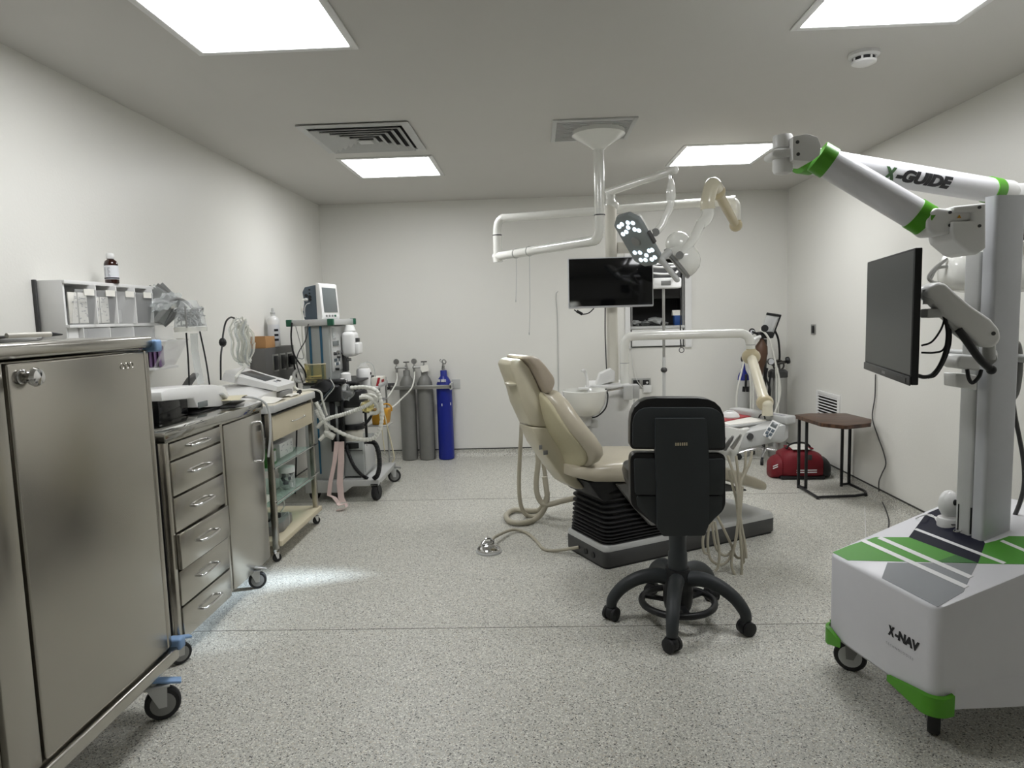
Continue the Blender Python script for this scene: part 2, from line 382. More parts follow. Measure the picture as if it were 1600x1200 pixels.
struct('lower_rail', B().box((WX0, YB-.008, .992), (WX1, YB, 1.002)).box((WX0, YB-.02, 1.002), (WX0+.01, YB, 1.16)).box((WX1-.02, YB-.02, 1.002), (WX1-.011, YB, 1.16)), 'skirt', wn)
for i, (u, v, r, m, l) in enumerate(((993, 500, .05, 'packet', 'leftmost crumpled silver packet on the hatch sill'), (1008, 501, .045, 'packet', 'small crumpled silver packet second from left on the hatch sill'), (1025, 499, .07, 'packet', 'largest crumpled silver packet in the middle of the hatch sill'), (1040, 503, .03, 'packet', 'smallest crumpled silver packet behind the thin pole on the hatch sill'))):
    P = at(u, v, y=YB+.1+.03*(i % 2))
    solo('packet', B().crumple((P.x, P.y, WZ0+r*.62), (r, .05, r*.6), .3, 2), m, l, 'packet', (P.x, P.y, WZ0), 'packets on the hatch sill', sm=0)
P = at(1061, 500, y=YB+.1)
t = thing('wipes_pouch', 'blue and white soft pouch standing at the right end of the hatch sill', 'pouch', (P.x, P.y, WZ0))
b = B().loft([[V((P.x, P.y, WZ0))+V((sx*w_, sy*d_, z)) for sx, sy in ((-1, -1), (1, -1), (1, 1), (-1, 1))] for z, w_, d_ in ((0, .045, .03), (.05, .05, .04), (.09, .05, .035))])
part('body', b, 'pouch', t)
part('top_fold', B().loft([[V((P.x-.012, P.y, WZ0))+V((sx*w_, sy*d_, z)) for sx, sy in ((-1, -1), (1, -1), (1, 1), (-1, 1))] for z, w_, d_ in ((.091, .05, .035), (.14, .052, .01))]), 'paper', t)

# ------------------------------------------------------------------ ceiling fittings
def light(x, y, s, lab):
    t = thing('ceiling_light', lab, 'light', (x+s/2, y+s/2, HC), group='square ceiling light panels')
    b = B()
    for lo, hi in (((x-.03, y-.03), (x, y+s+.03)), ((x+s, y-.03), (x+s+.03, y+s+.03)), ((x, y-.03), (x+s, y)), ((x, y+s), (x+s, y+s+.03))):
        b.box((*lo, HC-.008), (*hi, HC), .003)
    part('frame', b, 'white', t)
    part('diffuser', B().box((x, y, HC-.004), (x+s, y+s, HC)), 'lamp', t)
light(-1.272, 2.164, .58, 'lit square ceiling panel at top left above the tall steel cabinet')
light(-1.255, 4.606, .58, 'lit square ceiling panel beside the square louvred air diffuser')
light(1.025, 4.587, .58, 'lit square ceiling panel above the dental lamp arms')
light(1.042, 2.168, .58, 'lit square ceiling panel at top right beside the smoke detector')
t = thing('air_diffuser', 'white square air diffuser with nested louvres in the ceiling', 'vent', (-.965, 4.09, HC))
cx, cy = -.965, 4.09
def sqring(b, a, w_, z0, z1, slope=0):
    for k in range(4):
        T = Matrix.Translation((cx, cy, 0)) @ Matrix.Rotation(k*math.pi/2, 4, 'Z'); o0 = len(b.bm.verts)
        vs = [b.bm.verts.new(T @ V(p)) for p in ((-a, -a, z0), (a, -a, z0), (a-w_, -a+w_, z1), (-a+w_, -a+w_, z1))]
        vs2 = [b.bm.verts.new(v.co+V((0, 0, .004))) for v in vs]
        b.bm.faces.new(vs); b.bm.faces.new(vs2[::-1])
        for i in range(4): b.bm.faces.new((vs[i], vs2[i], vs2[(i+1) % 4], vs[(i+1) % 4]))
    return b
part('backing', B().box((cx-.27, cy-.27, HC-.003), (cx+.27, cy+.27, HC-.0005)), 'void', t)
part('frame', sqring(B(), .31, .045, HC-.01, HC-.014), 'lgrey', t)
for i in range(5):
    part('louvre', sqring(B(), .255-i*.045, .032, HC-.026, HC-.006), 'lgrey', t)
part('centre_plate', B().box((cx-.04, cy-.04, HC-.03), (cx+.04, cy+.04, HC-.024), .003), 'lgrey', t)
t = thing('exhaust_grille', 'white square ceiling grille of fine slats around the lamp pole', 'vent', (.365, 4.1, HC))
part('backing', B().box((.15, 3.89, HC-.003), (.58, 4.31, HC-.0005)), 'void', t)
b = B()
for lo, hi in (((.13, 3.87), (.155, 4.33)), ((.575, 3.87), (.6, 4.33)), ((.155, 3.87), (.575, 3.892)), ((.155, 4.308), (.575, 4.33))): b.box((*lo, HC-.01), (*hi, HC), .002)
part('frame', b, 'lgrey', t)
for i in range(15):
    y = 3.897+i*.0276
    part('slat', B().box((.155, y, HC-.009), (.575, y+.013, HC-.005)), 'lgrey', t)
t = thing('smoke_detector', 'round white smoke detector on the ceiling at right', 'detector', (1.43, 3.06, HC))
part('base', B().lathe([(.062, 0), (.062, -.012), (.052, -.02)], (1.43, 3.06, HC), seg=28), 'white', t)
part('vent_band', B().lathe([(.044, -.018), (.044, -.036)], (1.43, 3.06, HC), seg=28), 'black', t)
for k in range(8):
    part('rib', B(frame((1.43, 3.06, HC), k*math.pi/4+.2)).box((.042, -.004, -.037), (.048, .004, -.018)), 'white', t)
part('dome', B().lathe([(.05, -.034), (.048, -.042), (.03, -.05), (.001, -.052)], (1.43, 3.06, HC), seg=28), 'white', t)

# ------------------------------------------------------------------ wall fittings
def socket(n, lab, c, ex, n_, w_, h_, mods, cat='socket', fm='alu', dep=.008):
    c, ex, n_ = V(c), V(ex), V(n_); T = basis(c, ex, (0, 0, 1), n_); t = thing(n, lab, cat, c)
    part('plate', B(T).box((-w_/2, -h_/2, 0), (w_/2, h_/2, dep), .002), fm, t)
    for (x, y, a, bb) in mods:
        part('module', B(T).box((x-a/2, y-bb/2, dep-.001), (x+a/2, y+bb/2, dep+.003), .001), 'black', t)
    return t, T
socket('wall_switch', 'small black switch in a grey frame high on the right wall', (XR, 5.75, 1.137), (0, -1, 0), (-1, 0, 0), .085, .085, [(0, 0, .05, .06)])
t, T = socket('double_socket', 'double black wall socket in a grey frame beside the dental unit', (.985, YB, .66), (1, 0, 0), (0, -1, 0), .175, .095, [(-.045, 0, .06, .06), (.045, 0, .06, .06)])
part('button', B(T).cyl((.055, .005, .01), (.055, .005, .014), .01), 'white', t)
t = thing('power_adapter', 'white square plug adapter in the double wall socket', 'adapter', (1.035, YB-.03, .6))
part('body', B().box((1.0, YB-.045, .575), (1.075, YB-.011, .645), .006), 'white', t)
part('pins', B().cyl((1.03, YB-.014, .64), (1.03, YB-.008, .64), .01), 'mgrey', t)
solo('adapter_cord', B().tube([(.90, YB-.012, 1.0), (.905, YB-.012, .85), (.94, YB-.016, .7), (.995, YB-.02, .62), (1.01, YB-.02, .612)], .003), 'white', 'thin white cord running down the back wall to the plug adapter', 'cord')
t = thing('wall_grille', 'white slatted air grille low on the right wall behind the side table', 'vent', (XR, 5.44, .53))
gy0, gy1, gz0, gz1 = 5.23, 5.655, .40, .642
b = B()
for lo, hi in (((gy0, gz0), (gy0+.035, gz1)), ((gy1-.035, gz0), (gy1, gz1)), ((gy0+.035, gz0), (gy1-.035, gz0+.03)), ((gy0+.035, gz1-.03), (gy1-.035, gz1))): b.box((XR-.012, *lo), (XR, *hi), .002)
part('frame', b, 'white', t)
part('backing', B().box((XR-.002, gy0+.03, gz0+.025), (XR-.001, gy1-.03, gz1-.025)), 'void', t)
for i in range(8):
    z = gz0+.037+i*.0235
    part('slat', B().box((XR-.013, gy0+.035, z), (XR-.003, gy1-.035, z+.007), rot=Matrix.Rotation(.5, 3, 'Y')), 'white', t)
t, T = socket('socket_panel', 'dark grey steel socket trunking on the left wall behind the trolley', (XL, 4.9, 1.0), (0, 1, 0), (1, 0, 0), .56, .29, [], 'socket', 'trunk', .11)
for k in range(3):
    x = -.1+k*.14
    m_ = part('module', B(T).box((x-.052, -.03, .109), (x+.052, .095, .113), .003), 'alu', t)
    part('socket_face', B(T).box((x-.036, -.018, .111), (x+.042, .083, .116), .003), 'black', m_)
t = thing('power_plug', 'black plug and cable in the rightmost socket of the dark trunking', 'plug', (XL+.13, 5.1, 1.0))
part('plug', B().box((XL+.117, 5.06, 1.0), (XL+.15, 5.11, 1.07), .008), 'black', t)
part('cable', B().tube([(XL+.14, 5.085, 1.0), (XL+.15, 5.09, .9), (XL+.14, 5.1, .7), (XL+.1, 5.1, .2), (XL+.1, 5.05, .006)], .006), 'black', t)
solo('wall_cable', B().tube([at(872, 455, y=YB-.008), at(869, 462, y=YB-.008), at(871, 500, y=YB-.008), at(872, 560, y=YB-.008), at(873, 640, y=YB-.008)], .003), 'lgrey', 'thin pale cable stapled to the back wall left of the monitor', 'cable')
solo('right_wall_cable', B().tube([at(1368, 585, x=XR-.01), at(1367, 620, x=XR-.01), at(1363, 652, x=XR-.01), at(1371, 680, x=XR-.01), at(1380, 705, x=XR-.01), at(1384, 725, x=XR-.012), at(1378, 740, x=XR-.018), at(1373, 757, x=XR-.035)+V((0, 0, .01)), at(1375, 776, z=.02), at(1384, 796, z=.006), at(1389, 815, z=.005), at(1386, 832, z=.005), at(1378, 850, z=.005)], .004), 'dgrey', 'thin dark cable hanging down the right wall and across the floor', 'cable')
# ------------------------------------------------------------------ tall steel cabinet
t = thing('steel_cabinet', 'tall brushed steel cabinet on casters at the left edge', 'cabinet', (-1.61, 1.84, 0))
part('body', B().box((-1.95, 1.475, .18), (-1.292, 2.205, 1.245), .006), 'steel', t)
part('top', B().box((-1.955, 1.46, 1.25), (-1.262, 2.212, 1.288), .01, 3), 'steelh', t)
part('stile', B().box((-1.292, 1.475, .222), (-1.272, 1.577, 1.243), .004), 'steel', t)
d = part('door', B().box((-1.292, 1.589, .224), (-1.27, 2.168, 1.24), .006, 3), 'steel', t)
part('hinge_edge', B().box((-1.292, 2.174, .222), (-1.274, 2.2, 1.243), .006, 3), 'steel', t)
part('bottom_rail', B().box((-1.295, 1.47, .172), (-1.258, 2.212, .214), .006, 3), 'steelh', t)
part('knob', B().lathe([(.012, 0), (.012, .012), (.02, .016), (.024, .026), (.02, .036), (.001, .04)], (-1.27, 1.645, 1.202), (1, 0, 0), 20), 'chrome', d)
for k in range(3):
    part('embossed_mark', B().torus((-1.2698, 2.045+.024*k, 1.2), (1, 0, 0), .009, .0016, 16, 6), 'steelh', d)
part('catch', B().torus((-1.262, 1.625, 1.205), (1, 0, 0), .016, .003, 16, 6), 'chrome', d)
for z in (1.235, .2):
    part('corner_bumper', B().box((-1.30, 2.205, z), (-1.25, 2.245, z+.04), .008, 3), 'blue', t)
for x, y, a in ((-1.285, 2.135, .5), (-1.285, 1.56, .2), (-1.88, 2.13, .5), (-1.88, 1.56, .1)):
    caster(t, (x, y, 0), .056, .034, a, .18, 'rubber', 'lgrey', 'mgrey', 'blue', .025)

# stuff lying on the cabinet
t = thing('papers', 'thin stack of grey folders lying on top of the tall steel cabinet', 'papers', (-1.5, 1.75, 1.288))
for k in range(3):
    part('folder', B(frame((-1.5, 1.7+.02*k, 1.2905+.006*k), .12*k-.1)).box((-.11, -.16, -.002), (.11, .16, .003), .001), ('mgrey', 'lgrey', 'dgrey')[k], t)
solo('plastic_wrap', B().crumple((-1.47, 1.62, 1.33), (.06, .1, .032), .3, 3), 'film', 'crumpled clear plastic wrap on top of the tall steel cabinet', 'wrap')
t = thing('pen', 'pale marker pen with a black tip on top of the tall steel cabinet', 'pen', (-1.36, 1.8, 1.30))
part('barrel', B().cyl((-1.375, 1.73, 1.306), (-1.345, 1.85, 1.306), .007), 'offw', t)
part('cap', B().cyl((-1.345, 1.85, 1.306), (-1.336, 1.885, 1.304), .0068, .002), 'black', t)

# ------------------------------------------------------------------ drawer cabinet
X0 = -1.42; Ya, Yd, Ye = 2.514, 2.985, 3.44
t = thing('drawer_cabinet', 'low steel cabinet on casters with six drawers and a door', 'cabinet', (-1.7, 2.98, 0))
part('body', B().box((-1.95, Ya, .09), (X0-.022, Ye, .872), .003), 'steel', t)
part('gap_shade', B().box((-1.945, Ya-.004, .09), (X0-.03, Ya, .872)), 'black', t)  # black sheet: shade of the gap beside the tall cabinet, put in as colour
part('worktop', B().box((-1.955, Ya-.006, .874), (X0+.004, Ye+.008, .914), .004), 'mirror', t)
part('upright', B().box((X0-.024, Ya, .088), (X0-.004, Ya+.028, .872), .003), 'steel', t)
part('upright', B().box((X0-.024, Yd-.012, .088), (X0-.004, Yd+.012, .872), .003), 'steel', t)
part('upright', B().box((X0-.024, Ye-.018, .088), (X0-.004, Ye, .872), .003), 'steel', t)
zs = [at(u, v, x=X0).z for u, v in ((260, 695), (263, 723.5), (268, 780), (272.3, 837), (279, 894), (283.5, 951), (287, 1003))]
zs[0] = .868
def bow(b, p, a, n_, L, hgt=.024, r=.006):     # bow handle: p centre on the face, a along, n_ outward
    p, a, n_ = V(p), V(a), V(n_)
    b.tube([p-a*L/2, p-a*L/2+n_*hgt*.7, p-a*L*.36+n_*hgt, p+n_*hgt*1.08, p+a*L*.36+n_*hgt, p+a*L/2+n_*hgt*.7, p+a*L/2], r, 10, 5); return b
for i in range(6):
    z1, z0 = zs[i]-.004, zs[i+1]+.004
    out = .012 if i == 3 else 0
    dr = part('drawer', B().box((X0-.03, Ya+.032, z0), (X0+out, Yd-.016, z1), .004), 'steelh', t)
    part('handle', bow(B(), (X0+out, (Ya+Yd)/2+.01, z0+(z1-z0)*.52), (0, 1, 0), (1, 0, 0), .15), 'chrome', dr)
dr = part('door', B().box((X0-.03, Yd+.016, .088), (X0, Ye-.022, .862), .004), 'steelh', t)
part('handle', bow(B(), (X0, Ye-.07, .72), (0, 0, 1), (1, 0, 0), .2), 'chrome', dr)
part('latch', B().box((X0, Ye-.034, .77), (X0+.012, Ye-.022, .80), .003), 'chrome', dr)
for x, y, a, p in ((-1.42, 2.50, .9, 'blue'), (-1.415, 3.24, .4, 'alu'), (-1.85, 2.6, .6, None), (-1.85, 3.3, .4, None)):
    caster(t, (x, y, 0), .043, .026, a, .1, 'rubber', 'alu', 'mgrey', p, .02)

# ------------------------------------------------------------------ surgical motor unit on the drawer cabinet
xm = -1.55
t = thing('motor_console', 'white angular surgical motor unit with irrigation rods on the steel drawer cabinet', 'console', (-1.66, 3.12, .914))
pf = [at(u, v, x=xm) for u, v in ((252, 617), (262, 612), (330, 604.5), (352, 607), (363, 631), (345, 638.5), (309, 640.5), (303, 626), (254, 631))]
zmin = min(p.z for p in pf); poly = [(p.y, p.z-zmin+.918) for p in pf]
part('housing', B().prism(poly, (xm, 0, 0), (0, 1, 0), (0, 0, 1), (-.21, 0, 0), .006), 'white', t)
ys = [p[0] for p in poly]
part('foot_plate', B().box((xm-.2, poly[6][0]+.004, .914), (xm-.004, poly[5][0], .92), .002), 'black', t)
part('underside_shade', B().box((xm-.19, poly[8][0]+.02, .914), (xm-.03, poly[7][0], poly[8][1]+.004), .003), 'blackg', t)  # no real part: dark gap and reflection under the housing, modelled in black
a0, a1 = at(309, 630, x=xm), at(324, 630, x=xm)
part('display', B().box((xm-.002, a0.y, .938), (xm+.003, a1.y, .966), .002), 'screeng', t)
T = basis(at(345, 619, x=xm)+V((-.03, 0, .0)), (0, .86, -.5), (1, 0, 0), (0, .5, .86))
pn = part('control_panel', B(T).box((-.02, -.03, 0), (.035, .05, .01), .004), 'lgrey', t)
for k in range(6):
    part('key', B(T).box((-.012+.016*(k % 3), -.02+.03*(k//3), .009), (-.002+.016*(k % 3), .0+.03*(k//3), .012), .001), ('dgrey', 'yellow', 'mgrey')[k % 3], pn)
for (u0, v0), (u1, v1), (u2, v2) in (((296, 606), (294, 560), (291, 520)), ((328, 606), (322, 565), (311, 512))):
    part('irrigation_rod', B().tube([at(u0, v0, x=-1.64), at(u1, v1, x=-1.64), at(u2, v2, x=-1.64)], .004), 'black', t)
pc = at(298, 514, x=-1.64)
t = thing('irrigation_bag', 'clear irrigation bag with tangled fine tubing held up on two black rods', 'bag', (pc.x, pc.y, pc.z-.1))
part('cap', B().lathe([(.072, 0), (.074, .02), (.066, .024)], pc-V((0, 0, .012)), seg=24, cap=False), 'whosef', t)
part('cup', B().lathe([(.072, 0), (.066, .04), (.055, .08), (.04, .11), (.036, .125)], pc+V((0, 0, .01)), seg=24, cap=False), 'film', t)
part('film', B().ribbon([at(303, 521, x=-1.66), at(304, 545, x=-1.66), at(309, 575, x=-1.66), at(314, 600, x=-1.66)], (.0, .035, 0), .001), 'film', t)
b = B(); random.seed(3)
for k in range(14):
    q0 = pc+V((random.uniform(-.05, .05), random.uniform(-.05, .05), .02)); pts = [q0]
    for i in range(6): pts.append(pc+V((random.uniform(-.055, .055), random.uniform(-.055, .055), random.uniform(.01, .1))))
    b.tube(pts, .0022+.0012*(k % 3), 5, 4)
part('tubing', b, 'packet', t, kind='stuff')
b = B()
b.tube([at(308, 516, x=-1.62), at(311, 500, x=-1.62), at(304, 488, x=-1.63), at(295, 475, x=-1.66), at(280, 467, x=-1.7), at(266, 470, x=-1.75)], .007)
b.tube([at(292, 512, x=-1.62), at(290, 490, x=-1.62), at(289, 478, x=-1.62)], .004)
part('gooseneck', b, 'mgrey', t)
pd = at(270, 592, x=-1.72)
solo('foot_pedal_cable', B().tube([at(238, 622, x=-1.75), at(246, 612, x=-1.72), at(257, 610, x=-1.7), at(259, 618, x=-1.7), at(256, 632, x=-1.68)], .016, 8, 5, flat=.5), 'black', 'short thick black cable end behind the motor unit on the steel drawer cabinet', 'cable')
T = basis(at(297, 600, x=-1.8), (0, .88, .47), (1, 0, 0), (0, .47, -.88))
solo('handpiece_rest', B(T).prism([(-.1, 0), (-.06, .02), (.02, .025), (.09, .012), (.1, -.005), (.02, -.004), (-.06, -.01)], (0, -.02, 0), (1, 0, 0), (0, 0, -1), (0, .03, 0), .003), 'dgrey', 'black curved blade shaped rest behind the white motor unit', 'rest')
# pouch hanging over the edge between cabinet and trolley
t = thing('handpiece_tray', 'folded olive sterilisation pouch and cable lying on the right end of the steel drawer cabinet', 'pouch', (-1.58, 3.38, .914))
T = frame((-1.60, 3.36, .924), .2)
part('pouch', B(T).box((-.1, -.1, -.009), (.1, .1, -.003), .002), 'black', t)
part('flap', B(T).loft([[V((x, y, z)) for x, y, z in ((-.1, yy, zz), (.12, yy, zz), (.12, yy, zz+.002), (-.1, yy, zz+.002))] for yy, zz in ((-.1, .02), (-.04, .03), (.05, .028), (.11, .012))]), 'tube', t)
part('cable', B().tube([(-1.56, 3.38, .95), (-1.45, 3.44, .935), (-1.40, 3.47, .88), (-1.395, 3.47, .75), (-1.41, 3.46, .62)], .006), 'lgrey', t)

# ------------------------------------------------------------------ wall organiser with tilting clear bins
t = thing('bin_organiser', 'white wall organiser with tilting clear bins above the tall steel cabinet', 'organiser', (XL, 2.95, 1.2))
by0, by1, bx = 2.64, 3.36, XL+.125
part('end_panel', B().box((XL, by0, 1.23), (bx-.01, by0+.012, 1.51), .002), 'white', t)
part('back_panel', B().box((XL, by0, 1.23), (XL+.012, by1, 1.51)), 'white', t)
part('back_edge', B().box((XL, by0-.012, 1.23), (XL+.014, by0, 1.515), .002), 'dgrey', t)
part('upper_shelf', B().box((XL, by0, 1.497), (bx, by1, 1.512), .002).box((XL, by0, 1.322), (bx+.006, by1, 1.335), .002), 'white', t)
part('lower_shelf', B().box((XL, by0+.06, 1.24), (bx+.02, by1+.06, 1.25), .002).box((XL, by0+.012, 1.25), (bx-.01, by0+.07, 1.322)), 'white', t)
nb = 5; bw = (by1-by0-.02)/nb
for i in range(nb):
    y0 = by0+.014+i*bw; y1 = y0+bw-.006; o = .05 if i == 4 else 0
    b = B()
    for f in ([(bx+.028+o, y0, 1.475-o), (bx+.028+o, y1, 1.475-o), (bx+.004, y1, 1.337), (bx+.004, y0, 1.337)],):
        v = [V(p) for p in f]; b.loft([[v[0], v[1], v[1]+V((.003, 0, 0)), v[0]+V((.003, 0, 0))], [v[3], v[2], v[2]+V((.003, 0, 0)), v[3]+V((.003, 0, 0))]])
    bn = part('bin', b, 'acryl', t)
    part('bin_side', B().prism([(bx+.004, 1.337), (bx+.028+o, 1.475-o), (bx-.07, 1.475), (bx-.08, 1.34)], (0, y1, 0), (1, 0, 0), (0, 0, 1), (0, .003, 0)), 'white', bn)
    part('partition', B().box((XL+.012, y1+.0, 1.335), (bx+.024, y1+.006, 1.497), .001), 'white', bn)
    part('bin_label', B().box((bx+.031+o, y0+bw*.35, 1.452-o), (bx+.034+o, y0+bw*.8, 1.478-o)), 'paper', bn)
    if i < 2:
        for k in range(2):
            part('packet', B().box((bx-.012+.003*k, y0+.008+k*.056, 1.34), (bx-.006+.003*k, y0+.06+k*.058, 1.465-.015*i), .002), 'paper', bn)
        b = B(); random.seed(i)
        for k in range(26):
            yy = y0+.014+random.random()*(bw-.034); zz = 1.348+random.random()*.1; L_ = random.uniform(.004, .014)
            b.box((bx-.0025, yy, zz), (bx-.002, yy+L_, zz+.004))
        part('packet_print', b, 'inkg', bn, kind='stuff', sm=0)
    elif i == 2:
        part('packet', B().box((bx-.05, y0+.02, 1.34), (bx-.02, y0+.1, 1.40), .006), 'lgrey', bn)
    elif i == 3:
        part('glove', B().crumple((bx-.05, y0+.06, 1.385), (.03, .045, .045), .25), 'mgrey', bn)
    else:
        for k in range(4):
            part('pouch', B(frame((bx+.0, y0+.06+.012*k, 1.44), .2)).box((-.06, -.004, -.09), (.075+.01*k, -.001, .055), rot=Matrix.Rotation(.5+.12*k, 3, 'Y')), ('packet', 'film', 'mgrey', 'packet')[k], bn)
nb = 4; bw = (by1+.05-by0-.075)/nb
for i in range(nb):
    y0 = by0+.075+i*bw
    bn = part('small_bin', B().box((bx+.004, y0+.004, 1.254), (bx+.008, y0+bw-.004, 1.318), .001), 'acryl', t)
    part('divider', B().box((XL+.02, y0-.003, 1.25), (bx+.01, y0+.001, 1.322)), 'white', bn)
    part('bin_back', B().box((XL+.03, y0+.004, 1.254), (XL+.034, y0+bw-.004, 1.318)), 'lgrey', bn)
y0 = by1+.0
# clear pocket at the end with purple packets
t = thing('clear_bin', 'clear tilting bin of purple packets at the right end of the wall organiser', 'bin', (XL+.1, 3.37, 1.1))
yb0, yb1 = 3.22, 3.42
part('front', B().loft([[V((XL+.20, yb0, 1.25)), V((XL+.20, yb1, 1.25)), V((XL+.203, yb1, 1.25)), V((XL+.203, yb0, 1.25))], [V((XL+.12, yb0, 1.12)), V((XL+.12, yb1, 1.12)), V((XL+.123, yb1, 1.12)), V((XL+.123, yb0, 1.12))]]), 'acryl', t)
part('side', B().prism([(XL+.12, 1.12), (XL+.2, 1.25), (XL+.02, 1.25), (XL+.02, 1.12)], (0, yb1-.003, 0), (1, 0, 0), (0, 0, 1), (0, .003, 0)), 'acryl', t)
part('base', B().box((XL, yb0, 1.106), (XL+.13, yb1+.02, 1.118), .002), 'white', t)
part('label', B().box((XL+.19, yb0+.1, 1.252), (XL+.225, yb0+.15, 1.256)), 'paper', t)
for k in range(5):
    part('packet', B(frame((XL+.05+.016*k, yb0+.09, 1.17), .1*k)).box((-.005, -.07, -.05), (.005, .07, .05), .003), 'purple', t)
# brown bottle
pb = V((-1.86, 2.975, 1.512)); s = 1.0
t = thing('medicine_bottle', 'brown glass medicine bottle with white cap on the wall organiser', 'bottle', pb)
part('body', B().lathe([(.026, 0), (.028, .003), (.028, .085), (.024, .097), (.014, .106), (.013, .112)], pb, seg=24), 'brown', t)
part('label', B().lathe([(.0284, .018), (.0284, .078)], pb, seg=24, cap=False), 'label', t)
b = B()
for k in range(7): b.box((pb.x+.0 , pb.y-.0289, pb.z+.03+k*.006), (pb.x+.012-(k % 3)*.003, pb.y-.0282, pb.z+.0325+k*.006)).box((pb.x-.014, pb.y-.0270, pb.z+.03+k*.006), (pb.x-.004, pb.y-.0262, pb.z+.0325+k*.006))
part('label_print', b, 'inkg', t, kind='stuff', sm=0)
part('label_band', B().lathe([(.0287, .02), (.0287, .026)], pb, seg=24, cap=False), 'navy', t)
part('cap', B().lathe([(.015, .108), (.016, .11), (.016, .128), (.013, .132), (.001, .133)], pb, seg=20), 'white', t)
# crumpled clear bag hanging out of the last bin
solo('clear_bag', B().crumple(at(258, 472, x=XL+.2), (.045, .1, .03), .35, 3, rot=Matrix.Rotation(.35, 3, 'X')), 'film', 'crumpled clear bag sticking out of the last tilting bin', 'bag')
# ------------------------------------------------------------------ coil of clear tubing on a black rod
t = thing('tubing_coil', 'coil of clear tubing hanging from a black rod above the trolley', 'tubing', (-1.62, 3.6, 1.0))
xr = -1.72
part('rod', B().tube([at(345, 594, x=xr), at(345, 560, x=xr), at(347, 540, x=xr), at(349, 520, x=xr), at(353, 503, x=xr), at(360, 496, x=xr), at(366, 497, x=xr)], .005), 'black', t)
part('clamp', B().sph(at(348, 535, x=xr), (.02, .022, .026), 12), 'black', t)
pc = at(379, 535, x=xr); random.seed(11)
for k in range(20):
    a, h_ = .05+.012*random.uniform(-1, 1.4), .115+.022*random.uniform(-1, 1); o = V((random.uniform(-.03, .03), random.uniform(-.02, .02), random.uniform(-.015, .02))); th = random.uniform(-.5, .5)
    pts = [pc+o+V((math.sin(th)*a*math.cos(2*math.pi*i/12)+.01*math.sin(i*2.3), math.cos(th)*a*math.cos(2*math.pi*i/12), h_*math.sin(2*math.pi*i/12))) for i in range(13)]
    part('loop', B().tube(pts, .0042, 6, 4), 'whosef' if k % 3 else 'film', t)
part('connector', B().tube([at(381, 575, x=xr), at(373, 583, x=xr), at(368, 590, x=xr)], .008), 'whose', t)
# ------------------------------------------------------------------ cream trolley
t = thing('trolley', 'cream topped trolley with one drawer and open shelves beside the drawer cabinet', 'trolley', (-1.68, 3.96, 0))
tx0, tx1, ty0, ty1 = -1.945, -1.425, 3.585, 4.345
pl = [(tx0, ty0), (tx1-.035, ty0), (tx1, ty0+.035), (tx1, ty1-.035), (tx1-.035, ty1), (tx0, ty1)]
part('table_top', B().prism(pl, (0, 0, .83), (1, 0, 0), (0, 1, 0), (0, 0, .041), .003), 'lgrey', t)
part('top_sheet', B().prism([(x*.998-.003, y) for x, y in [(tx0, ty0+.004), (tx1-.037, ty0+.004), (tx1-.004, ty0+.037), (tx1-.004, ty1-.037), (tx1-.037, ty1-.004), (tx0, ty1-.004)]], (0, 0, .871), (1, 0, 0), (0, 1, 0), (0, 0, .003)), 'lamtop', t)
for x in (tx0+.02, tx1-.035):
    for y in (ty0+.022, ty1-.05):
        part('post', B().box((x-.014, y-.014, .07), (x+.018, y+.014, .83), .004), 'steel', t)
for y in (ty0+.022, ty1-.05):
    caster(t, (tx1-.033, y, 0), .024, .018, .8, .072, 'rubber', 'chrome', 'black', None, .008)
    caster(t, (tx0+.022, y, 0), .024, .018, .8, .072, 'rubber', 'chrome', 'black', None, .008)
part('drawer_box', B().box((tx0+.03, ty0+.05, .69), (tx1-.04, ty1-.075, .81)), 'dgrey', t)
dr = part('drawer', B().box((tx1-.04, ty0+.045, .672), (tx1-.018, ty1-.03, .805), .002), 'lam', t)
part('handle', bow(B(), (tx1-.018, (ty0+ty1)/2+.05, .742), (0, 1, 0), (1, 0, 0), .22, .016, .0035), 'chrome', dr)
part('glass_shelf', B().box((tx0+.02, ty0+.03, .508), (tx1-.03, ty1-.06, .516), .002), 'gglass', t)
for z in (.527, .338):
    part('guard_rail', B().tube([(tx1-.012, ty0+.045, z), (tx1-.008, ty0+.06, z), (tx1-.008, ty1-.06, z), (tx1-.012, ty1-.05, z)], .004, 8, 3), 'chrome', t)
part('wire_shelf', B().box((tx0+.02, ty0+.03, .306), (tx1-.03, ty1-.06, .312), .002), 'gglass', t)
part('bottom_board', B().box((tx0, ty0+.035, .082), (tx1-.004, ty1-.01, .112), .003), 'lam', t)
# things in the trolley
P = at(467, 706, x=-1.56)
t = thing('carton', 'white printed carton on the glass shelf of the cream trolley', 'box', (-1.6, 4.0, .516))
part('carton', B().box((-1.75, 3.93, .516), (-1.53, 4.15, .60), .002), 'white', t)
b = B(); random.seed(5)
for k in range(14):
    yy = 3.94+random.random()*.18; zz = .53+random.random()*.055; b.box((-1.5302, yy, zz), (-1.5296, yy+random.uniform(.006, .02), zz+.005))
part('print', b, 'inkg', t, kind='stuff', sm=0)
t = thing('green_carton', 'green and white carton at the near end of the glass shelf of the cream trolley', 'box', (-1.6, 3.72, .516))
part('carton', B().box((-1.72, 3.655, .516), (-1.5, 3.80, .60), .002), 'dpgreen', t)
part('side_print', B().box((-1.4995, 3.665, .53), (-1.4988, 3.79, .59)), 'lgrey', t)
part('stripe', B().box((-1.4987, 3.69, .535), (-1.498, 3.73, .585), rot=Matrix.Rotation(.4, 3, 'X')), 'green', t)
pj_ = at(450, 770, x=-1.53); pj_ = V((-1.53, pj_.y, .312))
t = thing('plastic_jar', 'clear jar of dark plugs with white lid on the lower trolley shelf', 'jar', pj_)
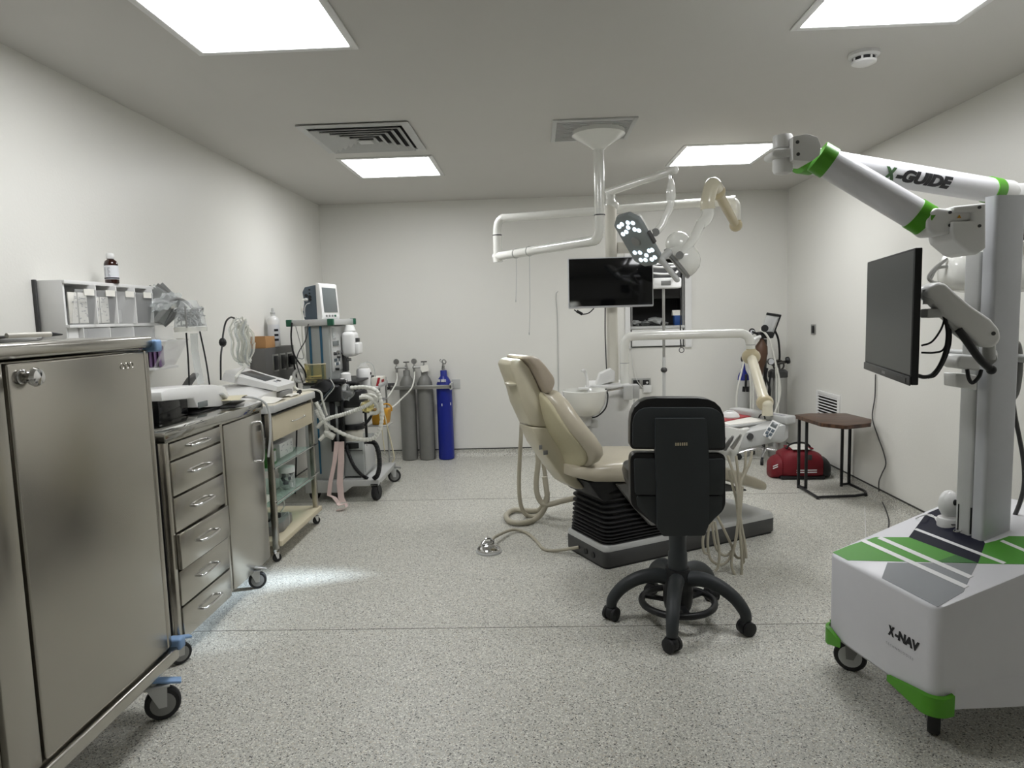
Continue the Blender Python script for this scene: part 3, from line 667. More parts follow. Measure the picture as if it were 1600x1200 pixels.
part('jar', B().lathe([(.04, 0), (.046, .006), (.046, .09), (.042, .1)], pj_, seg=24), 'film', t)
part('lid', B().lathe([(.047, .1), (.049, .102), (.049, .132), (.046, .135), (.001, .135)], pj_, seg=24), 'white', t)
for k in range(9):
    part('plug', B().box(pj_+V((-.012, -.012, -.015)), pj_+V((.012, .012, .015)), .004, rot=Matrix.Rotation(k, 3, 'X') @ Matrix.Rotation(k*2.1, 3, 'Z')) if 0 else B(frame(pj_+V((.024*math.cos(k*2.4), .024*math.sin(k*2.4), .02+.009*k)), k*1.3)).box((-.008, -.01, -.014), (.008, .01, .014), .003, rot=Matrix.Rotation(k*.9, 3, 'X')), 'navy' if k % 3 else 'white', t)
fy = at(447, 810, x=-1.56).y-3.85
t = thing('foot_switch', 'grey foot switch unit with cables on the bottom board of the cream trolley', 'foot switch', (-1.6, 3.82, .112))
part('body', B().prism([(-.13, -.15), (.08, -.15), (.12, -.06), (.1, .14), (-.13, .14)], (-1.6, 3.85, .112), (1, 0, 0), (0, 1, 0), (0, 0, .06), .01), 'mgrey', t)
part('knob', B().lathe([(.03, 0), (.03, .02), (.022, .024), (.001, .024)], (-1.56, 3.88, .172), seg=20), 'black', t)
part('socket', B().box((-1.62, 3.78, .172), (-1.56, 3.82, .184), .003), 'black', t)
part('cable', B().tube([(-1.56, 3.95, .172), (-1.54, 3.97, .22), (-1.545, 3.95, .285), (-1.56, 3.9, .295), (-1.62, 3.86, .25)], .004), 'whose', t)
part('cable', B().tube([(-1.53, 3.9, .165), (-1.5, 3.92, .19), (-1.49, 3.90, .13), (-1.49, 3.89, .118)], .003), 'lgrey', t)
solo('syringe_pack', B().box((-1.72, 3.66, .312), (-1.52, 3.74, .35), .01), 'paper', 'white paper pack at the near end of the lower trolley shelf', 'pack')
for i, (y, z, m_, l) in enumerate(((3.62, .116, 'packet', 'silver pack standing at the near end of the bottom trolley board'),)):
    solo('sterile_pack', B().box((-1.75, 3.63, .113), (-1.6, 3.69, .28), .012), m_, l, 'pack')

# ------------------------------------------------------------------ console on the trolley
xt = -1.62
t = thing('touch_console', 'white sloping surgical console with grey screen on the cream trolley', 'console', (-1.72, 3.98, .874))
# sections along y: (y, front x, z of low front edge, z of the top)
def sec(y, x0, x1, zf, zt): return [V((x0, y, .876)), V((x1, y, .876)), V((x1+.004, y, zf)), V((x1-.10, y, zt)), V((x0, y, zt-.01))]
part('base', B().loft([sec(3.66, -1.88, -1.60, .90, .925), sec(3.72, -1.89, -1.57, .905, .94), sec(3.95, -1.9, -1.52, .93, .965), sec(4.12, -1.9, -1.5, .92, .96), sec(4.16, -1.88, -1.52, .91, .95)]), 'white', t)
hd = B().loft([[V(p) for p in ((-1.82, y, zt-.045), (-1.50, y, zb), (-1.495, y, zb+.028), (-1.80, y, zt))] for y, zb, zt in ((3.86, .925, 1.04), (3.88, .92, 1.052), (4.13, .92, 1.052), (4.15, .925, 1.04))])
hd = part('screen_head', hd, 'white', t)
n_ = V((.105, 0, .305)).normalized(); o = V((-1.66, 4.005, 1.0)); ex = V((.305, 0, -.105)).normalized()
def slope(x): return .948+(1.052-.948)*(-1.495-x)/.305
T = basis((-1.645, 4.005, slope(-1.645)), ex, (0, 1, 0), n_)
part('screen', B(T).box((-.1, -.085, -.002), (.062, .085, .002), .001), 'screen', hd)
part('keys', B(T).box((.082, .03, 0), (.105, .06, .003), .001), 'dgrey', hd)
part('keys', B(T).box((.082, -.02, 0), (.105, .01, .002), .001), 'inkg', hd)
part('pump_slot', B().box((-1.53, 3.92, .88), (-1.492, 4.1, .915), .008), 'mgrey', t)
t = thing('paper_sheet', 'curled white leaflet on the near corner of the cream trolley top', 'leaflet', (-1.5, 3.75, .874))
part('sheet', B().loft([[V((-1.56+.0, y, .875+z)), V((-1.45, y+.02, .875+z*.4)), V((-1.45, y+.02, .877+z*.4)), V((-1.56, y, .877+z))] for y, z in ((3.66, .002), (3.74, .012), (3.80, .03), (3.83, .012), (3.86, .001))]), 'paper', t)
for i, (x, y, l) in enumerate(((-1.47, 4.14, 'dark rubber stopper at the far corner of the cream trolley top'), (-1.49, 4.22, 'black connector end lying near the far edge of the cream trolley top'))):
    solo('stopper', B().lathe([(.012, 0), (.012, .014), (.008, .02), (.001, .02)], (x, y, .874), seg=14), 'black', l, 'stopper')
solo('loose_tube', B().tube([(-1.55, 4.12, .9), (-1.54, 4.2, .96), (-1.56, 4.28, .97), (-1.55, 4.31, .9), (-1.5, 4.3, .882), (-1.44, 4.31, .884), (-1.405, 4.36, .86), (-1.4, 4.38, .8), (-1.39, 4.42, .7)], .007), 'whose', 'white tube curling over the far end of the cream trolley top', 'tube')
solo('small_wipes', B().crumple((-1.47, 4.03, .884), (.03, .06, .008), .3, 2), 'paper', 'crumpled white wipe in front of the console on the cream trolley', 'wipe')
# ------------------------------------------------------------------ on top of the socket trunking
t = thing('small_carton', 'small brown cardboard box on the dark socket trunking', 'box', (XL+.055, 4.73, 1.145))
part('box', B().box((XL+.005, 4.64, 1.145), (XL+.11, 4.81, 1.225), .002), 'card', t)
part('lid_flap', B().box((XL+.005, 4.64, 1.2255), (XL+.11, 4.72, 1.228)), 'card', t)
pb = V((XL+.06, 4.93, 1.145))
t = thing('spray_bottle', 'tall white dispenser bottle with black print on the dark socket trunking', 'bottle', pb)
part('body', B().lathe([(.04, 0), (.042, .006), (.042, .19), (.034, .21), (.016, .222), (.015, .235)], pb, seg=24), 'white', t)
part('cap', B().lathe([(.017, .235), (.017, .25), (.01, .254), (.007, .28), (.001, .281)], pb, seg=18), 'lgrey', t)
part('label', B().lathe([(.0424, .03), (.0424, .16)], pb, seg=24, cap=False), 'label', t)
b = B()
for k in range(9):
    a = -1.0+.22*(k % 3); z = .05+.035*(k//3); q0 = pb+V((.043*math.cos(a), .043*math.sin(a), z)); T = basis(q0, (-math.sin(a), math.cos(a), 0), (0, 0, 1), (math.cos(a), math.sin(a), 0)); b2 = B(T)
    vs0 = set(b.bm.verts); b.box((-.006, -.008, -.0005), (.006, .008, .0006)); nv = [v for v in b.bm.verts if v not in vs0]; bmesh.ops.transform(b.bm, matrix=T, verts=nv)
part('label_print', b, 'ink', t, kind='stuff', sm=0)

# ------------------------------------------------------------------ anaesthesia machine
t = thing('anaesthesia_machine', 'grey wheeled anaesthesia machine with hoses in the back left corner', 'machine', (-1.45, 5.1, 0))
part('column', B().box((-1.665, 4.88, .86), (-1.488, 5.36, 1.288), .008), 'machine', t)
for x in (-1.625, -1.545):
    part('blue_stripe', B().box((x-.008, 4.872, .87), (x+.008, 4.882, 1.285), .002), 'teal', t)
part('top_shelf', B().box((-1.775, 4.83, 1.29), (-1.44, 5.42, 1.334), .004), 'lgrey', t)
for x, y in ((-1.775, 4.83), (-1.475, 4.826), (-1.465, 5.39)):
    part('corner_cap', B().box((x-.004, y-.004, 1.287), (x+.04, y+.034, 1.337), .006), 'dgreen', t)
pn = part('front_panel', B().box((-1.489, 4.90, .95), (-1.478, 5.345, 1.28), .003), 'lgrey', t)
part('gauge_glass', B().box((-1.478, 4.93, 1.19), (-1.47, 5.0, 1.27), .004), 'film', pn)
part('display', B().box((-1.479, 4.93, 1.135), (-1.474, 5.08, 1.172), .002), 'screeng', pn)
for y, z, r in ((4.95, 1.08, .014), (5.03, 1.085, .018), (5.10, 1.08, .014), (5.03, 1.05, .01)):
    part('dial', B().cyl((-1.48, y, z), (-1.455, y, z), r, r*.8, 16), 'chrome' if r > .015 else 'dgrey', pn)
for k in range(8):
    part('button', B().box((-1.479, 4.95+.035*(k % 4), .99+.03*(k//4)), (-1.473, 4.975+.035*(k % 4), 1.012+.03*(k//4)), .002), 'slate' if k % 3 else 'white', pn)
part('knob', B().cyl((-1.478, 4.97, .965), (-1.45, 4.97, .965), .01, seg=14), 'black', pn)
part('knob', B().cyl((-1.478, 5.2, 1.02), (-1.42, 5.2, 1.02), .012, seg=14), 'alu', pn)
v = part('vaporiser', B().box((-1.47, 5.12, 1.045), (-1.37, 5.28, 1.235), .03, 4), 'white', t)
part('vaporiser_cap', B().lathe([(.04, 0), (.045, .01), (.036, .035), (.03, .05), (.001, .052)], (-1.42, 5.2, 1.232), seg=24), 'white', v)
part('vaporiser_dial', B().box((-1.375, 5.14, 1.06), (-1.34, 5.26, 1.15), .012, 3), 'white', v)
part('vaporiser_lever', B().box((-1.372, 5.16, 1.155), (-1.345, 5.2, 1.185), .004), 'dgrey', v)
part('mount', B().box((-1.48, 5.16, .93), (-1.45, 5.24, 1.06), .004), 'dgrey', t)
part('lower_cabinet', B().box((-1.70, 4.87, .155), (-1.435, 5.40, .86), .006), 'machine', t)
part('blue_stripe', B().box((-1.605, 4.862, .2), (-1.593, 4.872, .62), .002), 'teal', t)
dbx = part('drawer_box', B().box((-1.434, 4.9, .17), (-1.285, 5.26, .43), .004), 'machine', t)
part('drawer_front', B().box((-1.287, 4.925, .19), (-1.276, 5.235, .40), .004), 'lgrey', dbx)
part('drawer_shadow', B().box((-1.434, 4.896, .36), (-1.29, 4.9, .366)), 'dgrey', dbx)
part('platform', B().prism([(-1.71, .065), (-1.42, .065), (-1.36, .108), (-1.165, .112), (-1.16, .155), (-1.71, .155)], (0, 4.83, 0), (1, 0, 0), (0, 0, 1), (0, .6, 0), .006), 'lgrey', t)
caster(t, (-1.19, 4.86, 0), .058, .036, 1.35, .11, 'rubber', 'black', 'rubber', None, .015)
caster(t, (-1.17, 5.40, 0), .052, .034, .3, .11, 'rubber', 'lgrey', 'mgrey', 'mgrey', .02)
caster(t, (-1.66, 4.9, 0), .055, .034, 1.3, .07, 'rubber', 'black', 'rubber', None, .015)
caster(t, (-1.66, 5.38, 0), .055, .034, 1.3, .07, 'rubber', 'black', 'rubber', None, .015)
# work surface, absorber
part('work_tray', B().box((-1.69, 4.85, .862), (-1.30, 5.42, .876), .004), 'black', t)
part('rear_cover', B().box((-1.62, 4.79, .74), (-1.40, 4.868, .868), .02, 3).crumple((-1.52, 4.80, .85), (.09, .05, .05), .3, 2).box((-1.56, 4.80, .865), (-1.37, 4.90, .90), .012), 'black', t)
part('guide_rail', B().box((-1.50, 4.835, .37), (-1.465, 4.868, .76), .004).box((-1.42, 4.84, .40), (-1.40, 4.868, .76), .004), 'black', t)
part('manifold', B().lathe([(.09, .68), (.125, .7), (.13, .76), (.12, .80), (.08, .83), (.07, .865)], (-1.385, 5.0, 0), seg=26), 'black', t)
part('canister', B().lathe([(.07, .55), (.076, .56), (.076, .67), (.07, .685)], (-1.375, 4.98, 0), seg=26), 'lgrey', t)
part('canister_ring', B().lathe([(.09, .515), (.092, .52), (.092, .55), (.088, .556)], (-1.375, 4.98, 0), seg=26), 'black', t)
part('canister', B().lathe([(.068, .42), (.074, .43), (.074, .51), (.07, .52)], (-1.375, 4.98, 0), seg=26), 'offw', t)
part('canister_base', B().lathe([(.05, .375), (.1, .38), (.1, .42), (.06, .43)], (-1.375, 4.98, 0), seg=26), 'black', t)
part('support_rod', B().cyl((-1.435, 4.87, .37), (-1.435, 4.87, .7), .014).cyl((-1.30, 5.08, .37), (-1.30, 5.08, .7), .01), 'black', t)
part('pressure_valve', B().cyl((-1.28, 4.92, .70), (-1.22, 4.88, .70), .02, .014).cyl((-1.22, 4.88, .70), (-1.2, 4.87, .70), .022), 'lgrey', t)
part('soda_lime_hopper', B().lathe([(.03, .87), (.04, .875), (.036, .93), (.02, .94)], (-1.40, 4.95, 0), seg=20), 'white', t)
part('bar', B().cyl((-1.20, 5.1, .62), (-1.42, 5.1, .62), .008), 'black', t)
y_ = 4.74
def hz(pts, y=y_): return [at(u, v, y=y+(dy[0] if dy else 0)) for u, v, *dy in pts]
def corr(pts, r, seg=10):      # corrugated hose
    b = B(); return b.tube(pts, lambda s: r*(1+.12*math.sin(s*260)), seg, 22)
part('breathing_hose', corr(hz([(548, 606, .1), (568, 605, .08), (586, 609), (594, 622), (597, 645), (595, 665), (588, 681), (575, 687), (555, 685), (532, 676), (512, 664), (500, 652), (494, 640)]), .014), 'whose', t)
part('breathing_hose', corr(hz([(494, 628), (502, 646), (508, 660), (511, 672)]), .014), 'whose', t)
part('breathing_hose', corr(hz([(496, 668), (503, 660), (516, 653), (538, 647), (558, 640), (574, 633), (584, 626), (588, 620)]), .014), 'whose', t)
part('breathing_hose', corr(hz([(562, 621), (576, 621), (587, 630), (592, 640), (588, 645), (578, 646)]), .014), 'whose', t)
part('breathing_hose', corr(hz([(565, 618), (580, 617), (588, 622), (587, 630)], 4.8), .012), 'whose', t)
part('reservoir_bag', B().sph(at(574, 635, y=4.80), (.05, .05, .045), 16), 'yfilm', t)
part('y_piece', B().sph(at(511, 677, y=y_), (.026, .026, .028), 14).cyl(at(508, 679, y=y_), at(499, 688, y=y_-.03), .017, .012).cyl(at(514, 679, y=y_), at(522, 683, y=y_), .024, .024), 'whose', t)
part('absorber_hose', corr(hz([(541, 695), (545, 710), (553, 728), (565, 742), (575, 748)], 4.86), .013), 'black', t)
part('absorber_hose', corr(hz([(574, 690), (585, 692), (591, 705), (593, 725), (590, 742), (584, 748)], 4.82), .017), 'black', t)
part('absorber_hose', corr(hz([(582, 640), (580, 650), (570, 665)], 4.86), .01), 'black', t)
part('sensor_cable', B().tube(hz([(516, 592), (522, 605), (512, 618), (505, 628), (495, 640)]), .004), 'lgrey', t)
part('sensor_cable', B().tube(hz([(514, 590), (520, 603), (506, 620), (498, 628)]), .003), 'slate', t)
part('sensor_cable', B().tube(hz([(515, 592), (519, 598), (517, 604), (508, 625), (507, 660)], 4.82), .004), 'lgrey', t)
part('power_cable', B().tube(hz([(456, 504, .1), (455, 530, .1), (460, 555, .1), (475, 578, .12), (478, 590, .14)], 4.72), .006), 'black', t)
part('power_cable', B().tube(hz([(482, 506, .1), (478, 530, .1), (466, 552, .1), (464, 570, .12), (474, 600, .14)], 4.7), .004), 'dgrey', t)
part('power_cable', B().tube(hz([(462, 510), (470, 540), (474, 560), (462, 560), (466, 580)], 4.86), .0025), 'mgrey', t)
P = at(485, 496, y=4.84)
# patient monitor
t = thing('patient_monitor', 'slate and white patient monitor on top of the anaesthesia machine', 'monitor', (-1.58, 5.02, 1.334))
T = frame((-1.575, 5.03, 1.334), -.18)
part('case', B(T).prism([(-.075, 0), (.035, 0), (.035, .25), (-.06, .235), (-.08, .2), (-.07, .12), (-.085, .06)], (0, -.13, 0), (1, 0, 0), (0, 0, 1), (0, .26, 0), .006), 'slate', t)
bz = part('bezel', B(T).prism([(.03, -.0), (.07, 0), (.075, .02), (.062, .25), (.055, .262), (.03, .262)], (0, -.137, 0), (1, 0, 0), (0, 0, 1), (0, .274, 0), .008), 'white', t)
Ts = T @ basis((.0705, 0, .135), (0, 1, 0), (-.056, 0, .998), (.998, 0, .056))
part('screen', B(Ts).box((-.105, -.085, -.004), (.105, .095, .0015), .002), 'screeng', bz)
for k in range(4):
    part('key', B(Ts).box((-.09+.045*k, -.118, -.001), (-.065+.045*k, -.103, .003), .001), 'mgrey' if k < 3 else 'dgreen', bz)
for x, z in ((-.02, .19), (-.02, .215), (-.048, .175), (-.018, .165), (-.018, .145)):
    part('port', B(T).cyl((x, -.131, z), (x, -.136, z), .011 if z < .19 else .006, seg=16), 'black', t)
part('plug', B(T).cyl((-.045, -.131, .145), (-.045, -.165, .145), .012, .01), 'white', t)
part('cable', B(T).tube([(-.045, -.16, .145), (-.06, -.175, .14), (-.066, -.176, .1), (-.064, -.17, 0), (-.064, -.19, -.05), (-.062, -.19, -.2), (-.04, -.18, -.36)], .005), 'whose', t)
part('cable', B(T).tube([(-.02, -.134, .12), (-.035, -.16, .11), (-.045, -.17, .08), (-.05, -.165, .02)], .003), 'lgrey', t)
part('cable_tag', B(T).box((-.07, -.182, .065), (-.05, -.178, .085), .001), 'paper', t)
pj_ = V((-1.60, 4.93, .877))
t = thing('suction_jar', 'clear yellowed jar with coiled tubing on the anaesthesia machine tray', 'jar', pj_)
part('jar', B().lathe([(.088, 0), (.092, .01), (.092, .13), (.094, .135)], pj_, seg=28, cap=False), 'yfilm', t)
part('rim', B().torus(pj_+V((0, 0, .135)), (0, 0, 1), .092, .004), 'tube', t)
for k in range(5):
    part('tube_coil', B().torus(pj_+V((.006*math.sin(k*2), .006*math.cos(k*3), .012+.009*k)), (.1*math.sin(k), .1*math.cos(k*2), 1), .07-.004*(k % 2), .0055, 26, 6), 'tube', t)
part('cable_coil', B().torus(pj_+V((0, 0, .015)), (0, .12, 1), .082, .004, 24, 6), 'black', t)
solo('roll', B().torus(pj_+V((-.13, -.02, .05)), (.3, -1, .1), .04, .014, 24, 10), 'white', 'white ring shaped roll leaning left of the yellowed suction jar', 'roll')
pb = V((-1.345, 5.24, .805))
# side tray frame with bottle and box
t = thing('side_tray', 'grey green side tray frame at the right of the anaesthesia machine', 'tray', (-1.27, 5.3, .8))
part('tray', B().box((-1.43, 5.14, .795), (-1.2, 5.46, .803), .003).box((-1.205, 5.14, .803), (-1.2, 5.46, .83), .002).box((-1.43, 5.455, .803), (-1.2, 5.46, .83), .002), 'lgrey', t)
part('upright', B().box((-1.215, 5.41, .16), (-1.20, 5.425, .86), .003), 'alu', t)
part('upright', B().box((-1.215, 5.18, .68), (-1.20, 5.195, .80), .003), 'alu', t)
part('bracket', B().box((-1.3, 5.2, .68), (-1.2, 5.43, .69), .003), 'mgrey', t)
pb = V((-1.345, 5.26, .803))
t = thing('white_canister', 'white canister with clear cap standing on the side tray', 'canister', pb)
part('body', B().lathe([(.052, 0), (.056, .01), (.056, .125), (.048, .14)], pb, seg=24), 'white', t)
part('cap', B().lathe([(.04, .14), (.042, .16), (.025, .17), (.024, .18), (.001, .182)], pb, seg=20), 'acryl', t)
part('knob', B().box(pb+V((.054, -.01, .09)), pb+V((.062, .005, .11)), .002), 'black', t)
part('tube', B().tube([pb+V((0, 0, .18)), pb+V((.04, 0, .19)), pb+V((.075, .01, .16)), pb+V((.085, .02, .1)), pb+V((.085, .03, .01))], .004), 'film', t)
t = thing('red_carton', 'white carton with a red band on the side tray', 'box', (-1.255, 5.33, .803))
part('box', B().box((-1.285, 5.25, .803), (-1.21, 5.42, .87), .003), 'offw', t)
part('band', B().box((-1.2855, 5.249, .81), (-1.2, 5.3, .865), .001, rot=None) if 0 else B().prism([(-1.25, .804), (-1.23, .804), (-1.212, .869), (-1.232, .869)], (0, 5.2485, 0), (1, 0, 0), (0, 0, 1), (0, .002, 0)), 'red', t)
part('stripe', B().box((-1.2098, 5.27, .81), (-1.209, 5.36, .85)), 'red', t)
t = thing('clear_wrap', 'crumpled clear plastic bag on the black absorber of the anaesthesia machine', 'bag', (-1.40, 4.9, .86))
part('wrap', B().crumple((-1.40, 4.86, .80), (.075, .05, .055), .32, 3), 'film', t)
part('roll', B().cyl((-1.40, 4.86, .82), (-1.39, 4.86, .90), .024), 'white', t)
t = thing('sharps_bin', 'amber yellow sharps bin behind the white hoses', 'bin', (-1.23, 5.34, .5))
part('bin', B().prism([(-.06, 0), (.05, 0), (.07, .12), (-.07, .12)], (-1.24, 5.28, .49), (1, 0, 0), (0, 0, 1), (0, .14, 0), .006), 'yellow', t)
part('handle', B().torus((-1.19, 5.3, .61), (.3, -1, 0), .045, .006, 20, 6, -20, 200), 'yellow', t)
part('shelf', B().box((-1.33, 5.25, .48), (-1.17, 5.44, .489), .002), 'lgrey', t)
solo('yellow_tube', B().tube([at(594, 628, y=5.0), at(600, 645, y=5.0), at(607, 675, y=5.0), at(613, 700, y=5.0), at(616, 715, y=5.0), at(613, 722, y=5.02)], .005), 'tube', 'long yellowish tube hanging in front of the sharps bin', 'tube')
solo('thin_tube', B().tube([at(590, 632, y=5.05), at(596, 665, y=5.05), at(599, 690, y=5.05), at(601, 705, y=5.05)], .004), 'tube', 'shorter thin tube hanging beside the long yellowish tube', 'tube')
t = thing('pink_strap', 'pale pink fabric straps hanging from the anaesthesia machine to the floor', 'strap', (-1.43, 4.79, 0))
part('strap', B().ribbon([at(533, 690, y=4.82), at(533, 720, y=4.82), at(531, 755, y=4.82), at(533, 778, y=4.82), at(538, 788, y=4.80)], (.022, .004, 0), .003), 'pink', t)
part('strap', B().ribbon([at(526, 690, y=4.80), at(523, 720, y=4.80), at(516, 755, y=4.80), at(514, 774, y=4.80), at(522, 777, y=4.79), at(530, 787, y=4.78)], (.014, .006, 0), .003), 'pink', t)
b = B(); P = at(534, 793, z=.02)
b.ribbon([P+V((-.03, 0, .03)), P+V((-.01, -.01, .02)), P+V((.03, 0, .028)), P+V((.035, .0, .004)), P+V((0, -.02, -.008)), P+V((-.03, -.01, -.014))], (.004, .018, 0), .003)
part('strap_end', b, 'pink', t)

# ------------------------------------------------------------------ gas cylinders
yc = 6.265
def cylinder(x, m_, lab, top, kind):
    t = thing('gas_cylinder', lab, 'gas cylinder', (x, yc, 0), group='gas cylinders on the back wall')
    part('body', B().lathe([(.06, 0), (.071, .006), (.073, .02), (.073, top-.16), (.068, top-.12), (.052, top-.08), (.034, top-.055), (.031, top-.05), (.031, top-.004), (.028, top)], (x, yc, 0), seg=30), m_, t)
    v = part('valve', B().cyl((x, yc, top), (x, yc, top+.045), .014).cyl((x-.018, yc, top+.02), (x+.018, yc, top+.02), .009).cyl((x, yc, top+.045), (x, yc, top+.07), .006), 'alu', t)
    if kind:
        part('valve_wheel', B().torus((x, yc, top+.075), (0, 0, 1), .026, .005, 18, 6).box((x-.024, yc-.004, top+.072), (x+.024, yc+.004, top+.078)).box((x-.004, yc-.024, top+.072), (x+.004, yc+.024, top+.078)), 'dsteel', v)
        part('regulator', B().cyl((x, yc-.01, top+.025), (x-.085, yc-.012, top+.025), .009).sph((x-.09, yc-.012, top+.025), (.018, .018, .018), 12).cyl((x-.09, yc-.012, top-.02), (x-.09, yc-.012, top+.02), .01), 'alu', v)
        part('gauge', B().cyl((x-.09, yc-.012, top+.04), (x-.09, yc-.012, top+.055), .006).cyl((x-.088, yc-.03, top+.082), (x-.088, yc-.008, top+.082), .026, seg=20), 'alu', v)
    return t
t = cylinder(-1.198, 'cylgrey', 'leftmost grey gas cylinder under the wall rail', .845, 1)
t = cylinder(-1.033, 'cylgrey', 'middle grey gas cylinder with a white paper tag under the wall rail', .845, 1)
part('paper_tag', B(frame((-1.02, yc-.05, .86), .1)).box((-.035, -.002, -.03), (.035, 0, .03), rot=Matrix.Rotation(-.2, 3, 'Y')), 'paper', t)
t = cylinder(-.853, 'cylblue', 'blue gas cylinder at the right end of the wall rail', .835, 0)
part('valve_clip', B().torus((-.853, yc-.01, .885), (1, .3, 0), .022, .005, 16, 6).torus((-.843, yc-.015, .915), (.2, 1, .2), .02, .005, 16, 6).torus((-.868, yc-.012, .925), (.5, 1, .6), .014, .004, 14, 6).torus((-.853, yc, .86), (0, 1, .4), .014, .004, 14, 6), 'alu', t)
b = B()
for a0, z0, n_ in ((-2.35, .775, 3), (-1.75, .775, 4), (-1.8, .55, 1), (-.6, .555, 1)):
    for k in range(n_):
        a = a0+k*.16; T = basis((-.853+.0685*math.cos(a), yc+.0685*math.sin(a), z0-.03), (-math.sin(a), math.cos(a), 0), (0, 0, 1), (math.cos(a), math.sin(a), 0))
        vs0 = set(b.bm.verts); b.box((-.004, -.012, 0), (.004, .012, .0055)); bmesh.ops.transform(b.bm, matrix=T, verts=[v for v in b.bm.verts if v not in vs0])
part('white_marks', b, 'pwhite', t, kind='stuff', sm=0)
t = thing('cylinder_rail', 'steel rail on the back wall holding the three gas cylinders', 'rail', (-1.06, 6.25, .69))
part('rail', B().box((-1.345, 6.172, .672), (-.775, 6.186, .706), .002), 'alu', t)
part('end_bracket', B().box((-.79, 6.172, .66), (-.775, YB, .72), .002).box((-.79, YB-.006, .65), (-.71, YB, .74), .002), 'lgrey', t)
part('end_bracket', B().box((-1.345, 6.172, .668), (-1.333, YB, .71), .002).box((-1.40, YB-.006, .66), (-1.333, YB, .72), .002), 'dgrey', t)
part('knob', B().cyl((-1.36, 6.17, .69), (-1.36, 6.15, .69), .014, seg=12), 'black', t)
solo('gas_hose', B().tube([(-1.287, yc-.012, .83), (-1.285, yc-.03, .76), (-1.30, yc-.1, .70), (-1.34, yc-.25, .62), (-1.38, 5.7, .60), (-1.36, 5.55, .6), (-1.3, 5.42, .63)], .007), 'whose', 'white gas hose running from the leftmost grey cylinder to the anaesthesia machine', 'hose')
solo('gas_hose', B().tube([(-1.12, yc-.014, .83), (-1.118, yc-.09, .75), (-1.14, yc-.13, .68), (-1.22, yc-.17, .60), (-1.30, yc-.25, .53), (-1.38, 5.75, .52), (-1.3, 5.45, .56)], .007), 'whose', 'white gas hose drooping from the middle grey cylinder past the rail', 'hose')
# ------------------------------------------------------------------ ceiling pendant with the older dental lamp
px_, py_ = .404, 4.121
t = thing('pendant_lamp', 'older round white dental lamp on a jointed arm hung from the ceiling', 'lamp', (px_, py_, HC))
part('canopy', B().lathe([(.155, 0), (.155, -.03), (.12, -.055), (.06, -.09), (.042, -.105), (.036, -.115)], (px_, py_, HC), seg=36), 'gloss', t)
za = 1.757; e0 = V((-.255, 5.06, za)); dirn = (e0-V((px_, py_, za))).normalized()
part('pole', B().cyl((px_, py_, HC-.11), (px_, py_, 1.90), .031, seg=24), 'gloss', t)
part('pole_joint', B().cyl((px_, py_, 1.897), (px_, py_, 1.903), .033, seg=24), 'dgrey', t)
P0 = V((px_, py_, za))
part('lower_arm', B().tube([P0+V((0, 0, .14)), P0+V((0, 0, .09)), P0+V((0, 0, .045))+dirn*.008, P0+V((0, 0, .012))+dirn*.03, P0+dirn*.075, P0+dirn*.3, e0-dirn*.1, e0-dirn*.03, e0+dirn*.01, e0+dirn*.03], .031, 20, 4), 'gloss', t)
zu = 2.03
e1 = V((e0.x, e0.y, zu)); eE = at(1150, 313, z=zu); dU = (eE-e1).normalized()
part('riser', B().cyl(e0+V((0, 0, .0)), e0+V((0, 0, .15)), .032, seg=20).cyl(e0+V((0, 0, -.04)), e0, .036, seg=20), 'gloss', t)
part('riser_joint', B().cyl(e0+V((0, 0, .152)), e0+V((0, 0, .158)), .034, seg=20), 'dgrey', t)
f1 = eE+V((0, 0, -.13))
part('upper_arm', B().tube([e0+V((0, 0, .157)), e0+V((0, 0, .19)), e1+V((0, 0, -.03))+dU*.012, e1+dU*.045, e1+dU*.1, e1+dU*.5, eE-dU*.1, eE-dU*.04, eE-dU*.008+V((0, 0, -.02)), eE+V((0, 0, -.06)), f1], .03, 18, 4), 'gloss', t)
g0 = f1+V((0, 0, -.03)); g1 = at(1121, 300, y=4.2)
part('elbow', B().sph(g0, (.042, .042, .042), 18).cyl(g0, g0+V((0, 0, .03)), .034, seg=18), 'beige', t)
part('spring_arm', B().cyl(g0, g1, .026, .03, 20), 'beige', t)
part('elbow', B().sph(g1+V((0, 0, .0)), (.048, .048, .048), 18), 'beige', t)
h0 = at(1113, 298, y=4.12)
part('elbow_cover', B().tube([g1+V((0, 0, .01)), h0+V((.0, 0, .035)), at(1106, 312, y=4.1), at(1106, 327, y=4.1)], .042, 18, 5), 'ivory', t)
part('yoke', B().tube([at(1106, 325, y=4.1), at(1106, 335, y=4.09), at(1102, 344, y=4.08), at(1094, 351, y=4.07)], .034, 16, 5), 'gloss', t)
part('yoke_arm', B().tube([at(1095, 349, y=4.05), at(1089, 362, y=4.02), at(1080, 378, y=3.99), at(1064, 397, y=3.96)], .026, 12, 4), 'gloss', t)
hc_ = at(1062, 408, y=4.05); ax = V((-.76, .16, -.62)).normalized()
hd = part('lamp_head', B().lathe([(.108, .012), (.11, 0), (.109, -.03), (.098, -.068), (.07, -.098), (.03, -.112), (.001, -.114)], hc_, ax, 30), 'gloss', t)
part('rim', B().lathe([(.06, .004), (.108, .008), (.111, .026), (.103, .032), (.06, .032)], hc_, ax, 30), 'mgrey', hd)
part('reflector', B().lathe([(.001, .02), (.1, .03)], hc_, ax, 30, cap=False), 'lgrey', hd)
part('pivot', B().cyl(at(1062, 399, y=3.93), at(1062, 399, y=3.98), .022, seg=18), 'mgrey', t)
part('lamp_back', B().sph(at(1060, 382, y=4.04), (.075, .07, .075), 20), 'gloss', hd)
part('clamp', B().cyl(at(1046, 393, y=3.97), at(1030, 408, y=3.93), .022, .02), 'lgrey', t)
